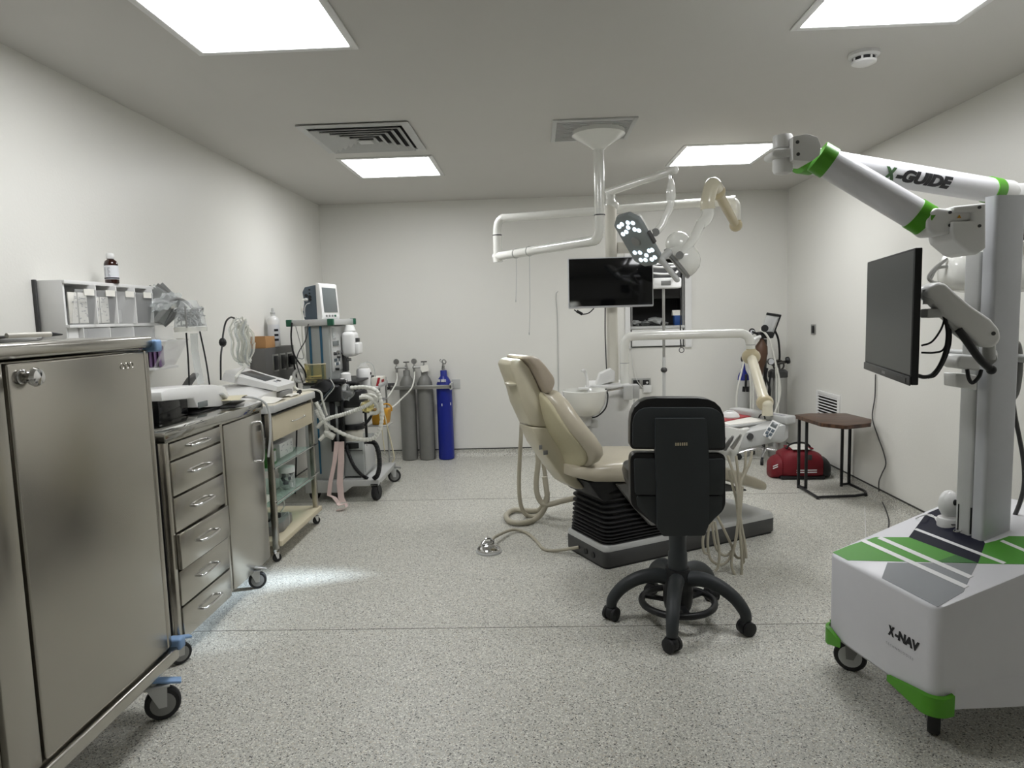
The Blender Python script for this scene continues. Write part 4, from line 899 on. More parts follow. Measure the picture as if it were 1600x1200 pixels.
part('handle', B().cyl(at(1033, 405, y=3.93), at(1058, 437, y=3.9), .017, .016, 16).sph(at(1058, 437, y=3.9), .016, 12), 'lgrey', t)
def pu(p): d = p-CP; return 800+FPX*d.dot(RT)/d.dot(FW)
for u, v1 in ((806, 470), (827, 521)):
    a = min((P0.lerp(e0, k/200) for k in range(201)), key=lambda p: abs(pu(p)-u))
    solo('pull_cord', B().torus(a, dirn, .033, .0025, 20, 6).tube([a-V((0, 0, .031)), at(u+1, v1-40, y=a.y), at(u, v1, y=a.y)], .0022, 6, 3).sph(at(u, v1, y=a.y), (.004, .004, .012), 8), 'lgrey', 'thin pale cord hanging from the ceiling lamp arm, %s' % ('left and shorter one' if u == 806 else 'right and longer one'), 'cord')

# ------------------------------------------------------------------ dental unit: cabinet, spittoon, column, delivery arm
t = thing('dental_unit', 'white dental unit with spittoon bowl, column and instrument arm behind the chair', 'dental unit', (.46, 4.42, 0))
part('cabinet', B().box((.33, 4.28, 0), (.592, 4.6, .845), .02, 3), 'white', t)
part('cabinet_top', B().box((.34, 4.27, .845), (.60, 4.6, .87), .01, 3), 'white', t)
cxx, cyy = .503, 4.42
part('column', B().cyl((cxx, cyy, .86), (cxx, cyy, 2.0), .037, seg=26), 'offw', t)
part('column_cap', B().lathe([(.037, 0), (.036, .02), (.028, .035), (.03, .05), (.03, .075), (.018, .085)], (cxx, cyy, 2.0), seg=24), 'gloss', t)
part('shoulder', B().sph((cxx+.01, cyy, 2.0), (.045, .04, .03), 16), 'gloss', t)
part('column_cable', B().tube([(cxx-.045, cyy-.02, 1.36), (cxx-.048, cyy-.02, 1.2), (cxx-.045, cyy-.02, 1.05), (cxx-.04, cyy-.02, .88)], .004), 'dgrey', t)
part('column_bracket', B().box((.54, 4.42, 1.70), (.66, 4.47, 1.77), .01, 3).box((.6, 4.40, 1.74), (.65, 4.49, 1.79), .004), 'offw', t)
part('cover', B().prism([(-.05, 0), (.07, .03), (.075, .09), (.05, .11), (-.02, .08)], (.43, 4.3, .86), (1, 0, 0), (0, 0, 1), (0, .1, 0), .006), 'white', t)
bc = V((.295, 4.1, .845))
bw_ = part('bowl', B().lathe([(.045, -.145), (.09, -.125), (.12, -.07), (.132, -.01), (.135, .012), (.131, .018), (.126, .01), (.113, -.05), (.08, -.1), (.02, -.115), (.001, -.117)], bc, seg=40), 'gloss', t)
part('drain', B().lathe([(.025, -.112), (.025, -.106), (.001, -.106)], bc, seg=16), 'chrome', bw_)
part('bowl_neck', B().cyl(bc+V((0, 0, -.2)), bc+V((0, 0, -.13)), .035, .05, 20).box(bc+V((-.03, 0, -.22)), bc+V((.08, .2, -.17)), .01), 'lgrey', t)
part('spout', B().tube([bc+V((.03, .12, -.06)), bc+V((.028, .125, .04)), bc+V((.02, .125, .1)), bc+V((.005, .11, .125)), bc+V((-.008, .1, .122))], .009, 12, 5), 'white', t)
part('bowl_rinser', B().box(bc+V((-.03, .09, .008)), bc+V((.03, .125, .02)), .004), 'white', t)
part('bowl_hose', B().tube([bc+V((.128, .0, .02)), bc+V((.138, -.02, -.02)), bc+V((.12, -.05, -.09)), bc+V((.07, -.04, -.14)), bc+V((.02, .0, -.155))], .0045), 'black', t)
part('holder_bar', B().cyl(at(945, 611, y=4.22), at(978, 605, y=4.22), .008, seg=12), 'chrome', t)
part('holder_box', B().box((.545, 4.2, .78), (.60, 4.28, .87), .006), 'lgrey', t)
part('side_box', B().box((.592, 4.26, .78), (.652, 4.36, .865), .006), 'lgrey', t)
part('side_hose', B().tube([(.61, 4.22, .78), (.605, 4.22, .6), (.62, 4.22, .48), (.64, 4.24, .62), (.645, 4.25, .78)], .006), 'film', t)
yA = 4.36; zA = 1.17
q0 = V((.572, yA, .86)); A = [q0, V((.572, yA, 1.0)), V((.572, yA, zA-.075)), V((.58, yA, zA-.03)), V((.60, yA, zA-.008)), V((.645, yA, zA)), V((.9, yA, zA)), V((1.27, yA, zA)), V((1.32, yA, zA-.004)), V((1.352, yA, zA-.022)), V((1.368, yA, zA-.06)), V((1.37, yA, zA-.105))]
part('instrument_arm', B().tube(A, .0285, 20, 4), 'gloss', t)
part('arm_joint', B().torus((.572, yA, 1.0), (0, 0, 1), .0285, .0015).torus((1.37, yA, zA-.075), (0, 0, 1), .0285, .0015), 'mgrey', t)
k0 = V((1.37, yA-.01, zA-.15)); k1 = at(1195, 629, y=3.765)
part('knuckle', B().sph(k0, (.058, .055, .05), 20).cyl(k0, k0+V((0, 0, .05)), .036, .03), 'beige', t)
part('drop_arm', B().cyl(k0, k1, .03, .031, 22), 'ivory', t)
part('lower_collar', B().lathe([(.033, -.02), (.042, -.015), (.047, 0), (.042, .018), (.03, .026)], k1, (k1-k0).normalized(), 24), 'beige', t)
part('arm_foot', B().sph(k1+(k1-k0).normalized()*.024+V((.012, 0, .0)), (.029, .029, .028), 18), 'ivory', t)
ARMFOOT = k1+(k1-k0).normalized()*.024+V((.012, 0, .0))
# delivery head: frame e1 along the back ledge, e2 towards the near left
P1, P2 = at(1146, 637, z=.74), at(1232, 650, z=.74)
e1_ = (P2-P1); L1 = e1_.length; e1_.normalize(); e2_ = V((e1_.y, -e1_.x, 0))
if e2_.x > 0: e2_ = -e2_
Td = basis(P1, e1_, e2_, (0, 0, -1))   # z down
part('arm_neck', B().cyl(ARMFOOT, V((ARMFOOT.x, ARMFOOT.y, P1.z-.004)), .027, .03, 18), 'ivory', t)
dl = part('delivery_body', B(Td).prism([(0, 0), (.05, .06), (.11, .09), (.12, .02), (.10, -.03), (0, -.03)], (.03, 0, .03), (0, 0, 1), (0, 1, 0), (L1-.05, 0, 0), .012), 'lgrey', t)
part('back_ledge', B(Td).box((-.01, -.05, .0), (L1+.01, .03, .045), .01, 3), 'lgrey', dl)
part('tray', B(Td).box((-.0, .02, .035), (L1-.09, .34, .05), .008, 3), 'lgrey', dl)
part('tray_sheet', B(Td).box((.13, .04, .031), (L1-.1, .32, .036), .002), 'paper', dl)
def ipoly(px, y, dep, bev):
    return B().prism(rpoly([(at(u, v, y=y).x, at(u, v, y=y).z) for u, v in px], .008, 4), (0, y, 0), (1, 0, 0), (0, 0, 1), (0, dep, 0), bev, 3)
part('front_shell', ipoly([(1112, 664), (1160, 672), (1173, 669), (1163, 679), (1156, 697), (1147, 722), (1136, 720), (1112, 700)], 3.44, .05, .012), 'gloss', dl)
part('lower_body', ipoly([(1156, 678), (1228, 664), (1226, 685), (1200, 693), (1157, 702)], 3.56, .16, .015), 'lgrey', dl)
part('side_hole', B().cyl(at(1172, 682, y=3.555), at(1172, 682, y=3.565), .018, seg=18), 'dgrey', dl)
part('side_handle', B(Td).torus((L1*.62, .032, .03), (0, 1, .0), .022, .004, 20, 6, 180, 360), 'black', dl)
part('display_print', B(Td).box((L1*.72, .0, -.0015), (L1*.95, .022, .0)), 'inkg', dl)
kp = at(1205, 672, y=3.49); kn = V((-.25, -.85, .45)).normalized(); ka = (at(1196, 684, y=kp.y)-at(1211, 658, y=kp.y)).normalized(); ka = (ka-kn*ka.dot(kn)).normalized(); kb = kn.cross(ka)
Tk = basis(kp, ka*.84, kb*.84, kn*.84)
kp_ = part('key_pad', B(Tk).box((-.062, -.026, -.008), (.058, .026, .008), .006, 3), 'white', dl)
for i in range(2):
    for j in range(2):
        part('key', B(Tk).box((-.008+.026*i, -.02+.022*j, .007), (.014+.026*i, -.002+.022*j, .011), .002), 'slate', kp_)
part('key', B(Tk).cyl((.048, 0, .007), (.048, 0, .011), .008, seg=16), 'slate', kp_)
part('display', B(Tk).box((-.05, -.018, .007), (-.018, .018, .0095), .001), 'screeng', kp_)
for k in range(4):
    o = at(1108+12*k, 706-2*k, y=3.42)
    part('instrument', B().cyl(o, o+V((.02, -.03, .05)), .012, .010, 12).cyl(o+V((.02, -.03, .05)), o+V((.03, -.045, .075)), .011, .006, 12), 'alu' if k % 2 else 'mgrey', t)
random.seed(21)
H_ = [[(1137, 712), (1146, 740), (1152, 765), (1154, 800), (1150, 840), (1143, 880), (1150, 900), (1158, 898), (1159, 870), (1156, 820), (1160, 760)],
      [(1150, 712), (1154, 750), (1155, 800), (1158, 840), (1162, 870), (1160, 880), (1163, 876)],
      [(1165, 705), (1164, 730), (1157, 760), (1155, 800), (1148, 850), (1135, 868), (1120, 858), (1114, 830), (1112, 800)],
      [(1175, 705), (1172, 722), (1162, 745), (1156, 765), (1157, 810), (1164, 850), (1166, 872)],
      [(1139, 735), (1145, 760), (1151, 785), (1153, 820), (1145, 862), (1130, 882), (1112, 876), (1106, 855), (1107, 830), (1112, 810)],
      [(1120, 805), (1130, 825), (1142, 850), (1150, 870), (1160, 868), (1162, 840)],
      [(1117, 815), (1121, 840), (1124, 865), (1122, 885), (1118, 892)],
      [(1101, 830), (1098, 845), (1100, 862), (1106, 866)]]
for k, h_ in enumerate(H_):
    part('instrument_hose', B().tube([at(u, v, y=3.36+.025*(k % 3)-.0002*(v-700)) for u, v in h_], .007, 8, 5), 'hose', t)
# suction hoses at the far side of the chair
yS = 4.35
part('suction_holder', B().cyl(at(813, 634, y=yS), at(935, 640, y=yS), .012, seg=14).cyl(at(813, 628, y=yS-.01), at(813, 640, y=yS-.01), .018, seg=14), 'lgrey', t)
def ss(pts, y0=yS): return [at(u, v, y=y0+(d[0] if d else 0)) for u, v, *d in pts]
part('suction_hose', B().tube(ss([(814, 636), (815, 660), (812, 720), (811, 760), (814, 790), (823, 805), (838, 806), (849, 796, -.03), (855, 775, -.03), (853, 750), (849, 725), (846, 700), (842, 680), (835, 660)]), .014, 10, 5), 'hose', t)
part('suction_hose', B().tube(ss([(832, 665), (838, 695), (841, 720), (838, 750, .02), (839, 770, .02), (846, 785, .02), (858, 788), (878, 783), (900, 778)], 4.2), .018, 10, 5), 'hose', t)
g = V((0, 0, .017)); 
part('suction_hose', B().tube([at(856, 770, y=4.3), at(852, 783, y=4.35)]+[at(u, v, z=.02) for u, v in ((842, 797), (825, 798), (803, 797), (791, 805), (797, 815), (818, 817), (835, 812))]+[at(848, 800, y=4.22), at(855, 780, y=4.2), at(851, 745, y=4.2)], .017, 10, 5), 'hose', t)

# ------------------------------------------------------------------ monitor on the column
c = [at(u, v, y=4.33) for u, v in ((887, 403), (1020, 401), (1020, 482), (887, 479))]
x0, x1 = c[0].x, c[1].x; z1, z0 = (c[0].z+c[1].z)/2, (c[2].z+c[3].z)/2
cm = V(((x0+x1)/2, 4.33, (z0+z1)/2)); hw, hh = (x1-x0)/2, (z1-z0)/2
t = thing('monitor', 'wide black monitor with thin silver frame on the dental unit column', 'monitor', cm)
Tm = frame(cm, -.02)
part('case', B(Tm).box((-hw, -.01, -hh), (hw, .03, hh), .006, 3), 'silver', t)
part('screen', B(Tm).box((-hw+.006, -.0125, -hh+.012), (hw-.006, -.0095, hh-.006), .001), 'blackg', t)
part('mount', B(Tm).box((-.06, .03, -.06), (.06, .05, .06), .006).box((-.045, .05, -.04), (.02, .07, .04), .004), 'dgrey', t)
pc = [at(u, v, y=4.32) for u, v in ((897, 484), (903, 488), (910, 491), (920, 489), (928, 482))]
part('cable', B().tube(pc, .0035), 'black', t)
part('cable_plug', B().cyl(at(901, 486, y=4.32), at(910, 491, y=4.32), .009), 'black', t)

# ------------------------------------------------------------------ LED surgical lamp on the column
t = thing('led_lamp', 'lit LED surgical lamp with grey head on an arm from the dental unit column', 'lamp', (cxx, cyy, 2.08))
zl = 2.085; j = at(1048, 268, z=zl)
a0 = V((cxx, cyy, zl)); dl_ = (j-a0).normalized()
part('arm', B().tube([a0-dl_*.03, a0, a0+dl_*.2, j, j+dl_*.035], lambda s: .026-.006*s, 18, 3).sph(a0-dl_*.03, .026, 16).sph(j+dl_*.035, .021, 16), 'gloss', t)
part('stem', B().cyl(a0+V((0, 0, -.03)), a0, .012, seg=14), 'chrome', t)
yj = j.y
part('swivel', B().cyl(j, j+V((0, 0, -.045)), .011, seg=14), 'chrome', t)
part('drop', B().lathe([(.013, 0), (.02, -.03), (.026, -.06), (.026, -.1), (.022, -.115)], j+V((0, 0, -.04)), seg=20), 'gloss', t)
part('yoke', B().tube([at(1048, 305, y=yj), at(1048, 318, y=yj), at(1045, 328, y=yj-.01), at(1040, 338, y=yj-.02), at(1034, 352, y=yj-.03), at(1026, 362, y=yj-.04)], .021, 14, 4), 'gloss', t)
hcn = at(994, 377, y=3.70); n = V((-.6, -.5, -.6)).normalized()
pa, pb_ = atp(975, 345, hcn, n), atp(1012, 409, hcn, n); la = (pb_-pa).normalized(); lb = n.cross(la).normalized()
Th = basis(hcn, la, lb, n)
half = (atp(1020, 414, hcn, n)-atp(966, 338, hcn, n)).length/2
def uv(u, v):
    p = Th.inverted() @ atp(u, v, hcn, n); return p
wb = max(abs(uv(981, 392).y), abs(uv(1008, 362).y))
oc = [(-half, -.45*wb), (-half, .45*wb), (-.72*half, wb), (.72*half, wb), (half, .45*wb), (half, -.45*wb), (.72*half, -wb), (-.72*half, -wb)]
hd = part('lamp_head', B(Th).prism(oc, (0, 0, -.03), (1, 0, 0), (0, 1, 0), (0, 0, .03), .008), 'ledgrey', t)
part('back_cover', B(Th).box((-.75*half, -.7*wb, -.075), (.2*half, .7*wb, -.028), .02, 3), 'gloss', hd)
part('pivot', B().cyl(at(1024, 363, y=yj-.09), at(1024, 363, y=yj-.03), .022, seg=18), 'mgrey', t)
part('pivot_arm', B().tube([at(1024, 363, y=yj-.04), hcn-n*.06], .018, 12, 0), 'gloss', t)
part('sensor', B(Th).cyl((-.0, 0, .0), (-.0, 0, .008), .03, .026, 20), 'mgrey', hd)
part('side_grip', B(Th).box((-.2*half, wb-.004, -.028), (.25*half, wb+.012, -.006), .004), 'dgrey', hd)
LS = [(230, 640), (257, 617), (268, 712), (300, 690), (318, 648), (315, 602), (363, 605), (380, 667), (422, 677), (382, 890), (432, 890), (440, 960), (485, 960), (493, 915), (520, 872), (548, 865), (545, 955), (575, 935)]
for x, y in LS:
    q_ = uv(930+x*.1625, 250+y*.1625)
    part('led_lens', B(Th).cyl((q_.x, q_.y, -.001), (q_.x, q_.y, .004), .0135, .012, 14), 'led', hd)
sp = bpy.data.lights.new('led_beam', 'SPOT'); so = bpy.data.objects.new('led_beam', sp); C.objects.link(so)
sp.energy = LED_W; sp.color = (.7, .84, 1); sp.spot_size = R(22); sp.spot_blend = .9; sp.shadow_soft_size = .05
tg = at(412, 940, z=0); so.parent = hd; W[so.name] = W[hd.name]
mw = Matrix.Translation(hcn+n*.02) @ (tg-hcn).to_track_quat('-Z', 'Y').to_matrix().to_4x4()
so.matrix_local = W[hd.name].inverted() @ mw

# ------------------------------------------------------------------ pole mounted device behind the monitor
yd = 5.55
P = at(1037, 500, y=yd)
t = thing('pole_device', 'white device with grey display on a thin pole in front of the hatch', 'device', (P.x, yd, 0))
pb = at(1042, 436, y=yd)
part('pole', B().cyl((P.x, yd, .03), (P.x, yd, pb.z), .011, seg=14), 'alu', t)
part('base', B().lathe([(.17, 0), (.17, .02), (.03, .045), (.012, .06)], (P.x, yd, 0), seg=24), 'dgrey', t)
part('clamp_knob', B().sph((P.x, yd, at(1037, 578, y=yd).z), (.027, .027, .024), 14), 'dgrey', t)
part('inner_pole', B().cyl((P.x, yd, .2), (P.x, yd, .95), .0125, seg=14), 'lgrey', t)
L, Rr, tp, bt = at(1018, 440, y=yd).x, at(1063, 440, y=yd).x, at(1042, 415, y=yd).z, at(1042, 451, y=yd).z
cs = part('case', B().box((L, yd-.05, bt), (Rr, yd+.06, bt+.085), .012, 3), 'white', t)
part('display', B().box((at(1031, 440, y=yd).x, yd-.053, bt+.025), (at(1046, 440, y=yd).x, yd-.049, bt+.062), .004), 'mgrey', cs)
part('upper_case', B().box((L, yd-.02, bt+.084), (Rr, yd+.06, tp), .01, 3), 'dgrey', t)
part('top_rim', B().torus(((L+Rr)/2-.02, yd-.02, bt+.135), (0, -.25, 1), (Rr-L)/2-.01, .008, 30, 8).torus(((L+Rr)/2-.02, yd-.02, tp), (0, -.2, 1), (Rr-L)/2-.012, .009, 30, 8), 'white', t)
solo('hanging_cord', B().tube([at(1063, 447, y=yd), at(1064, 480, y=yd), at(1063, 520, y=yd), at(1064, 542, y=yd)], .005).torus(at(1065, 547, y=yd), (0, 1, 0), .02, .003, 18, 6), 'black', 'black cord with a looped end hanging in front of the right side of the hatch', 'cord')
# ------------------------------------------------------------------ dental chair
O = V((.207, 3.557, 0)); cu = V((.885, .466, 0)).normalized(); cv = V((-cu.y, cu.x, 0)); Tc = basis(O, cu, cv, (0, 0, 1))
t = thing('dental_chair', 'cream dental chair with black bellows on a low grey base', 'dental chair', O)
def rrect(a0, a1, b0, b1, r, z, n=5):
    pts = []
    for cx_, cy_, s in ((a1-r, b1-r, 0), (a0+r, b1-r, 90), (a0+r, b0+r, 180), (a1-r, b0+r, 270)):
        for i in range(n): a = R(s+90*i/(n-1)); pts.append(V((cx_+r*math.cos(a), cy_+r*math.sin(a), z)))
    return pts
def slab(T, levels):       # levels: (z, inset)
    return lambda a0, a1, b0, b1, r: B(T).loft([rrect(a0+i, a1-i, b0+i, b1-i, r, z) for z, i in levels])
part('base_toe', slab(Tc, ((0, .006), (.012, .006)))(.04, 1.24, -.2, .2, .035), 'black', t)
bs = part('base', slab(Tc, ((.012, .002), (.016, 0), (.088, 0), (.092, .003)))(.038, 1.242, -.2, .2, .035), 'dgrey', t)
part('base_cover', slab(Tc, ((.092, .001), (.11, .001), (.119, .006), (.122, .016)))(.04, 1.24, -.2, .2, .035), 'lgrey', t)
for l in (-.02, -.09):
    part('port', B(Tc).cyl((.04, l, .05), (.032, l, .05), .016, seg=16), 'black', bs)
lv = []; nb_ = 11
z = .122
for i in range(nb_):
    dz = .0125+.0022*i
    lv += [(z, .004+.0014*i), (z+dz*.2, .0+.001*i), (z+dz*.42, .001+.001*i), (z+dz*.6, .02+.001*i), (z+dz*.86, .022+.001*i)]; z += dz
part('bellows', slab(Tc, lv+[(.39, .01), (.42, .03)])(.05, .46, -.19, .19, .05), 'rubber', t)
part('upper_frame', B(Tc).prism([(.03, .375), (.06, .35), (.40, .35), (.55, .42), (.55, .47), (-.04, .47)], (0, -.17, 0), (1, 0, 0), (0, 0, 1), (0, .34, 0), .012), 'black', t)
part('link_cover', B(Tc).prism([(.115, .445), (.23, .30), (.33, .19), (.52, .165), (.72, .36), (.70, .43)], (0, -.205, 0), (1, 0, 0), (0, 0, 1), (0, .03, 0), .01), 'mgrey', t)
def sup(w_, zc, th, s, n=24, k=.45):
    r = []
    for i in range(n):
        a = 2*math.pi*i/n; c_, s_ = math.cos(a), math.sin(a)
        r.append(V((s, w_*math.copysign(abs(c_)**k, c_), zc+th/2*math.copysign(abs(s_)**k, s_))))
    return r
St = ((-.12, .17, .53, .05), (-.10, .20, .53, .07), (-.02, .245, .52, .1), (.08, .258, .515, .115), (.2, .262, .505, .125), (.33, .258, .5, .12), (.46, .25, .49, .115), (.58, .235, .475, .1), (.72, .22, .442, .09), (.88, .21, .395, .085), (1.02, .205, .345, .08), (1.12, .2, .305, .075), (1.165, .195, .288, .064), (1.18, .185, .283, .045))
part('seat', B(Tc).loft([sup(w_, zc, th, s) for s, w_, zc, th in St]), 'leather', t, sm=50)
part('leg_support', B(Tc).prism([(.55, .40), (.72, .375), (.9, .33), (1.06, .275), (1.06, .265), (.85, .29), (.6, .36)], (0, -.15, 0), (1, 0, 0), (0, 0, 1), (0, .3, 0), .006), 'dgrey', t)
nrm = V((.925, 0, .37)).normalized()
def bring(p, w_, th, wrap, n=26, k=.55):
    r = []
    for i in range(n):
        a = 2*math.pi*i/n; c_, s_ = math.cos(a), math.sin(a); l = w_*math.copysign(abs(c_)**k, c_)
        r.append(V((p[0], 0, p[1]))+V((0, l, 0))+nrm*(th/2*math.copysign(abs(s_)**k, s_)+th/2+wrap*(l/.28)**2))
    return r
Bk = ((-.237, .935, .05, .035), (-.238, .93, .085, .06), (-.234, .905, .13, .085), (-.225, .86, .178, .095), (-.212, .80, .215, .1), (-.188, .735, .245, .105), (-.15, .675, .266, .105), (-.115, .62, .275, .1), (-.10, .585, .27, .092), (-.094, .56, .25, .08), (-.09, .545, .21, .055), (-.088, .54, .17, .03))
part('backrest', B(Tc).loft([bring((a-.006, z), w_, th, .045) for a, z, w_, th in Bk]), 'leather', t, sm=50)
part('back_shell', B(Tc).loft([bring((a-.024, z), max(.03, w_*.9-.012), .03, .055) for a, z, w_, th in Bk[1:-1]]), 'creamm', t, sm=50)
def cut(f): return [pl_ for pl_ in f]
low = [(-.304, .765), (-.262, .671), (-.168, .534), (-.106, .452), (-.05, .414), (-.01, .405), (.003, .414), (-.04, .47), (-.075, .525), (-.121, .64), (-.165, .70), (-.204, .753)]
part('spine', B(Tc).prism(low, (0, -.07, 0), (1, 0, 0), (0, 0, 1), (0, .14, 0), .014, 3), 'cream', t)
up = [(-.415, 1.085), (-.40, 1.106), (-.375, 1.112), (-.345, 1.105), (-.302, 1.061), (-.265, .99), (-.240, .935), (-.242, .85), (-.207, .757), (-.225, .756), (-.30, .77), (-.352, .883), (-.374, .97), (-.40, 1.04)]
hb = part('headrest_bracket', B(Tc).prism(up, (0, -.07, 0), (1, 0, 0), (0, 0, 1), (0, .14, 0), .014, 3), 'cream', t)
part('lever', B(Tc).sph((-.382, -.02, .985), (.03, .05, .012), 14), 'cream', hb)
part('button', B(Tc).box((-.262, -.074, .645), (-.244, -.069, .668), .003, rot=None), 'mgrey', t)
part('button', B(Tc).box((-.238, -.074, .615), (-.212, -.069, .638), .003), 'mgrey', t)
hp = [(-.345, 1.118), (-.315, 1.126), (-.275, 1.112), (-.235, 1.07), (-.19, 1.01), (-.186, .98), (-.205, .94), (-.232, .928), (-.26, .99), (-.30, 1.066)]
part('headrest_cushion', B(Tc).prism(hp, (0, -.125, 0), (1, 0, 0), (0, 0, 1), (0, .25, 0), .022, 4), 'tan', t, sm=60)
part('head_hinge', B(Tc).cyl((-.2, -.03, .915), (-.2, .03, .915), .014, seg=14), 'mgrey', t)
# foot control
F0 = at(764, 862, z=.0)
t = thing('foot_control', 'round chrome foot control on the floor at the end of a beige cable', 'foot control', F0)
part('rubber_ring', B().lathe([(.073, 0), (.074, .006), (.07, .011)], F0, seg=32), 'lgrey', t)
part('dome', B().lathe([(.066, .011), (.066, .022), (.055, .036), (.03, .046), (.018, .05), (.001, .051)], F0, seg=32), 'chrome', t)
part('handle', B().torus(F0+V((-.005, 0, .04)), (.3, -1, 0), .036, .005, 20, 8, 10, 170).cyl(F0+V((-.02, 0, .05)), F0+V((.02, 0, .05)), .012, seg=14), 'chrome', t)
cp = [F0+V((.015, .01, .06)), at(775, 838, z=.04), at(800, 828, z=.02), at(822, 832, z=.01), at(838, 845, z=.008), at(850, 858, z=.008), at(870, 860, z=.012), Tc @ V((.035, .05, .05))]
part('cable', B().tube(cp, .009, 10, 6), 'hose', t)
# on the delivery tray
zt_ = P1.z-.0305
mp_ = [at(u, v, z=zt_) for u, v in ((1122, 661), (1178, 650), (1152, 644), (1118, 649))]; md = sum(mp_, V())/4
t = thing('red_tray_mat', 'red mat lying on the delivery tray of the dental unit', 'mat', md)
part('mat', B().prism([(p.x, p.y) for p in mp_], (0, 0, zt_), (1, 0, 0), (0, 1, 0), (0, 0, .004)), 'red', t)
bq = at(1141, 652, z=zt_+.004)
t = thing('white_dish', 'small white dish upside down on the red tray mat', 'dish', bq)
part('dish', B().lathe([(.05, 0), (.052, .006), (.046, .02), (.03, .032), (.012, .035), (.001, .035)], bq, seg=28), 'white', t)
part('foot_rim', B().torus(bq+V((0, 0, .035)), (0, 0, 1), .02, .003, 20, 6), 'white', t)

# ------------------------------------------------------------------ operator stool
cs_ = V((.585, 2.82, 0))
t = thing('operator_stool', 'charcoal operator stool with two part backrest seen from behind', 'stool', cs_)
part('gas_column', B().lathe([(.05, .05), (.05, .16), (.042, .2), (.04, .30), (.036, .31), (.036, .5)], cs_, seg=26), 'char', t)
part('hub', B().lathe([(.055, .06), (.062, .09), (.062, .2), (.05, .235)], cs_, seg=26), 'black', t)
for u, v in ((958, 968), (1051, 1014), (1161, 990), (1007, 918), (1117, 934)):
    p = at(u, v, z=.0); d = (p-cs_); d.z = 0; Ls = d.length; d.normalize(); a = V((-d.y, d.x, 0))
    ctr = [cs_+d*.03+V((0, 0, .19)), cs_+d*.10+V((0, 0, .20)), cs_+d*.17+V((0, 0, .185)), cs_+d*.235+V((0, 0, .145)), cs_+d*.275+V((0, 0, .095)), cs_+d*.283+V((0, 0, .06))]
    leg = part('base_arm', B().tube(ctr, lambda s: .034-.012*s, 14, 5, upv=(0, 0, 1)), 'char', t)
    q_ = cs_+d*.283; an = math.atan2(d.y, d.x)+.9
    Tq = frame(q_, an)
    cst = part('caster_hood', B(Tq).lathe([(.0275, -.016), (.031, -.01), (.031, .01), (.0275, .016)], (-.004, 0, .033), (0, 1, 0), 22), 'black', leg)
    for k in (-1, 1):
        part('caster_wheel', B(Tq).lathe([(.004, k*.014), (.025, k*.014), (.029, k*.018), (.029, k*.028), (.02, k*.032), (.001, k*.033)], (0, 0, .0295), (0, 1, 0), 22), 'rubber', leg)
rc = V((cs_.x, cs_.y, .085))
part('foot_ring', B().torus(rc, (0, 0, 1), .152, .0145, 44, 10), 'black', t)
for k in range(3):
    a = .6+k*2*math.pi/3; part('ring_spoke', B().box((-.001, -.014, -.008), (.15, .014, .008), .003) if 0 else B(frame(rc, a)).box((.03, -.014, -.007), (.15, .014, .007), .003), 'black', t)
yb_ = 2.62
def sp(u, v, y=yb_): return at(u, v, y=y)
def shape(px): return [(sp(u, v).x, sp(u, v).z) for u, v in px]
def curved(poly, y, dep, bulge=.05):     # thick plate bowed about the vertical axis
    cx_ = sum(p[0] for p in poly)/len(poly)
    return poly
ub = rpoly(shape([(985, 622), (1132, 622), (1134, 704), (985, 702)]), [.1, .1, .02, .02])
part('upper_cushion', B().prism(ub, (0, yb_, 0), (1, 0, 0), (0, 0, 1), (0, .07, 0), .022, 4), 'vinyl', t, sm=60)
us = rpoly(shape([(988, 636), (1130, 636), (1131, 700), (988, 698)]), [.07, .07, .015, .015])
part('upper_shell', B().prism(us, (0, yb_-.012, 0), (1, 0, 0), (0, 0, 1), (0, .03, 0), .008, 3), 'char', t)
lb_ = rpoly(shape([(985, 708), (1134, 708), (1134, 795), (1105, 822), (1025, 822), (985, 790)]), [.03, .03, .03, .04, .03, .03])
part('lower_cushion', B().prism(lb_, (0, yb_+.0, 0), (1, 0, 0), (0, 0, 1), (0, .06, 0), .02, 4), 'vinyl', t, sm=60)
ls_ = rpoly(shape([(990, 716), (1131, 716), (1129, 772), (992, 772)]), .012)
part('lower_shell', B().prism(ls_, (0, yb_-.014, 0), (1, 0, 0), (0, 0, 1), (0, .03, 0), .008, 3), 'char', t)
l2 = rpoly(shape([(994, 774), (1128, 774), (1127, 797), (1103, 824), (1028, 824), (996, 792)]), .012)
part('lower_skirt', B().prism(l2, (0, yb_-.008, 0), (1, 0, 0), (0, 0, 1), (0, .03, 0), .008, 3), 'char', t)
s1 = [sp(u, v) for u, v in ((1022, 652), (1100, 652), (1104, 700), (1105, 760), (1104, 818), (1098, 833), (1034, 834), (1025, 822), (1024, 760), (1022, 700))]
part('spine_plate', B().prism(rpoly([(p.x, p.z) for p in s1], .006), (0, yb_-.032, 0), (1, 0, 0), (0, 0, 1), (0, .03, 0), .008, 3), 'char', t)
part('seat_link', B().box((cs_.x-.06, yb_-.01, sp(1050, 833).z-.004), (cs_.x+.06, cs_.y+.06, sp(1050, 833).z+.03), .008), 'char', t)
part('seat', B().loft([sup2 for sup2 in [[V((cs_.x, cs_.y+.2, z))+V((r_*.2*math.copysign(abs(math.cos(a))**.6, math.cos(a)), r_*.19*math.copysign(abs(math.sin(a))**.6, math.sin(a)), 0)) for a in [2*math.pi*i/24 for i in range(24)]] for z, r_ in ((.55, .8), (.56, .96), (.6, 1), (.63, .97), (.64, .8))]]), 'vinyl', t)
part('seat_plate', B().box((cs_.x-.1, cs_.y-.05, .5), (cs_.x+.1, cs_.y+.3, .55), .01), 'black', t)
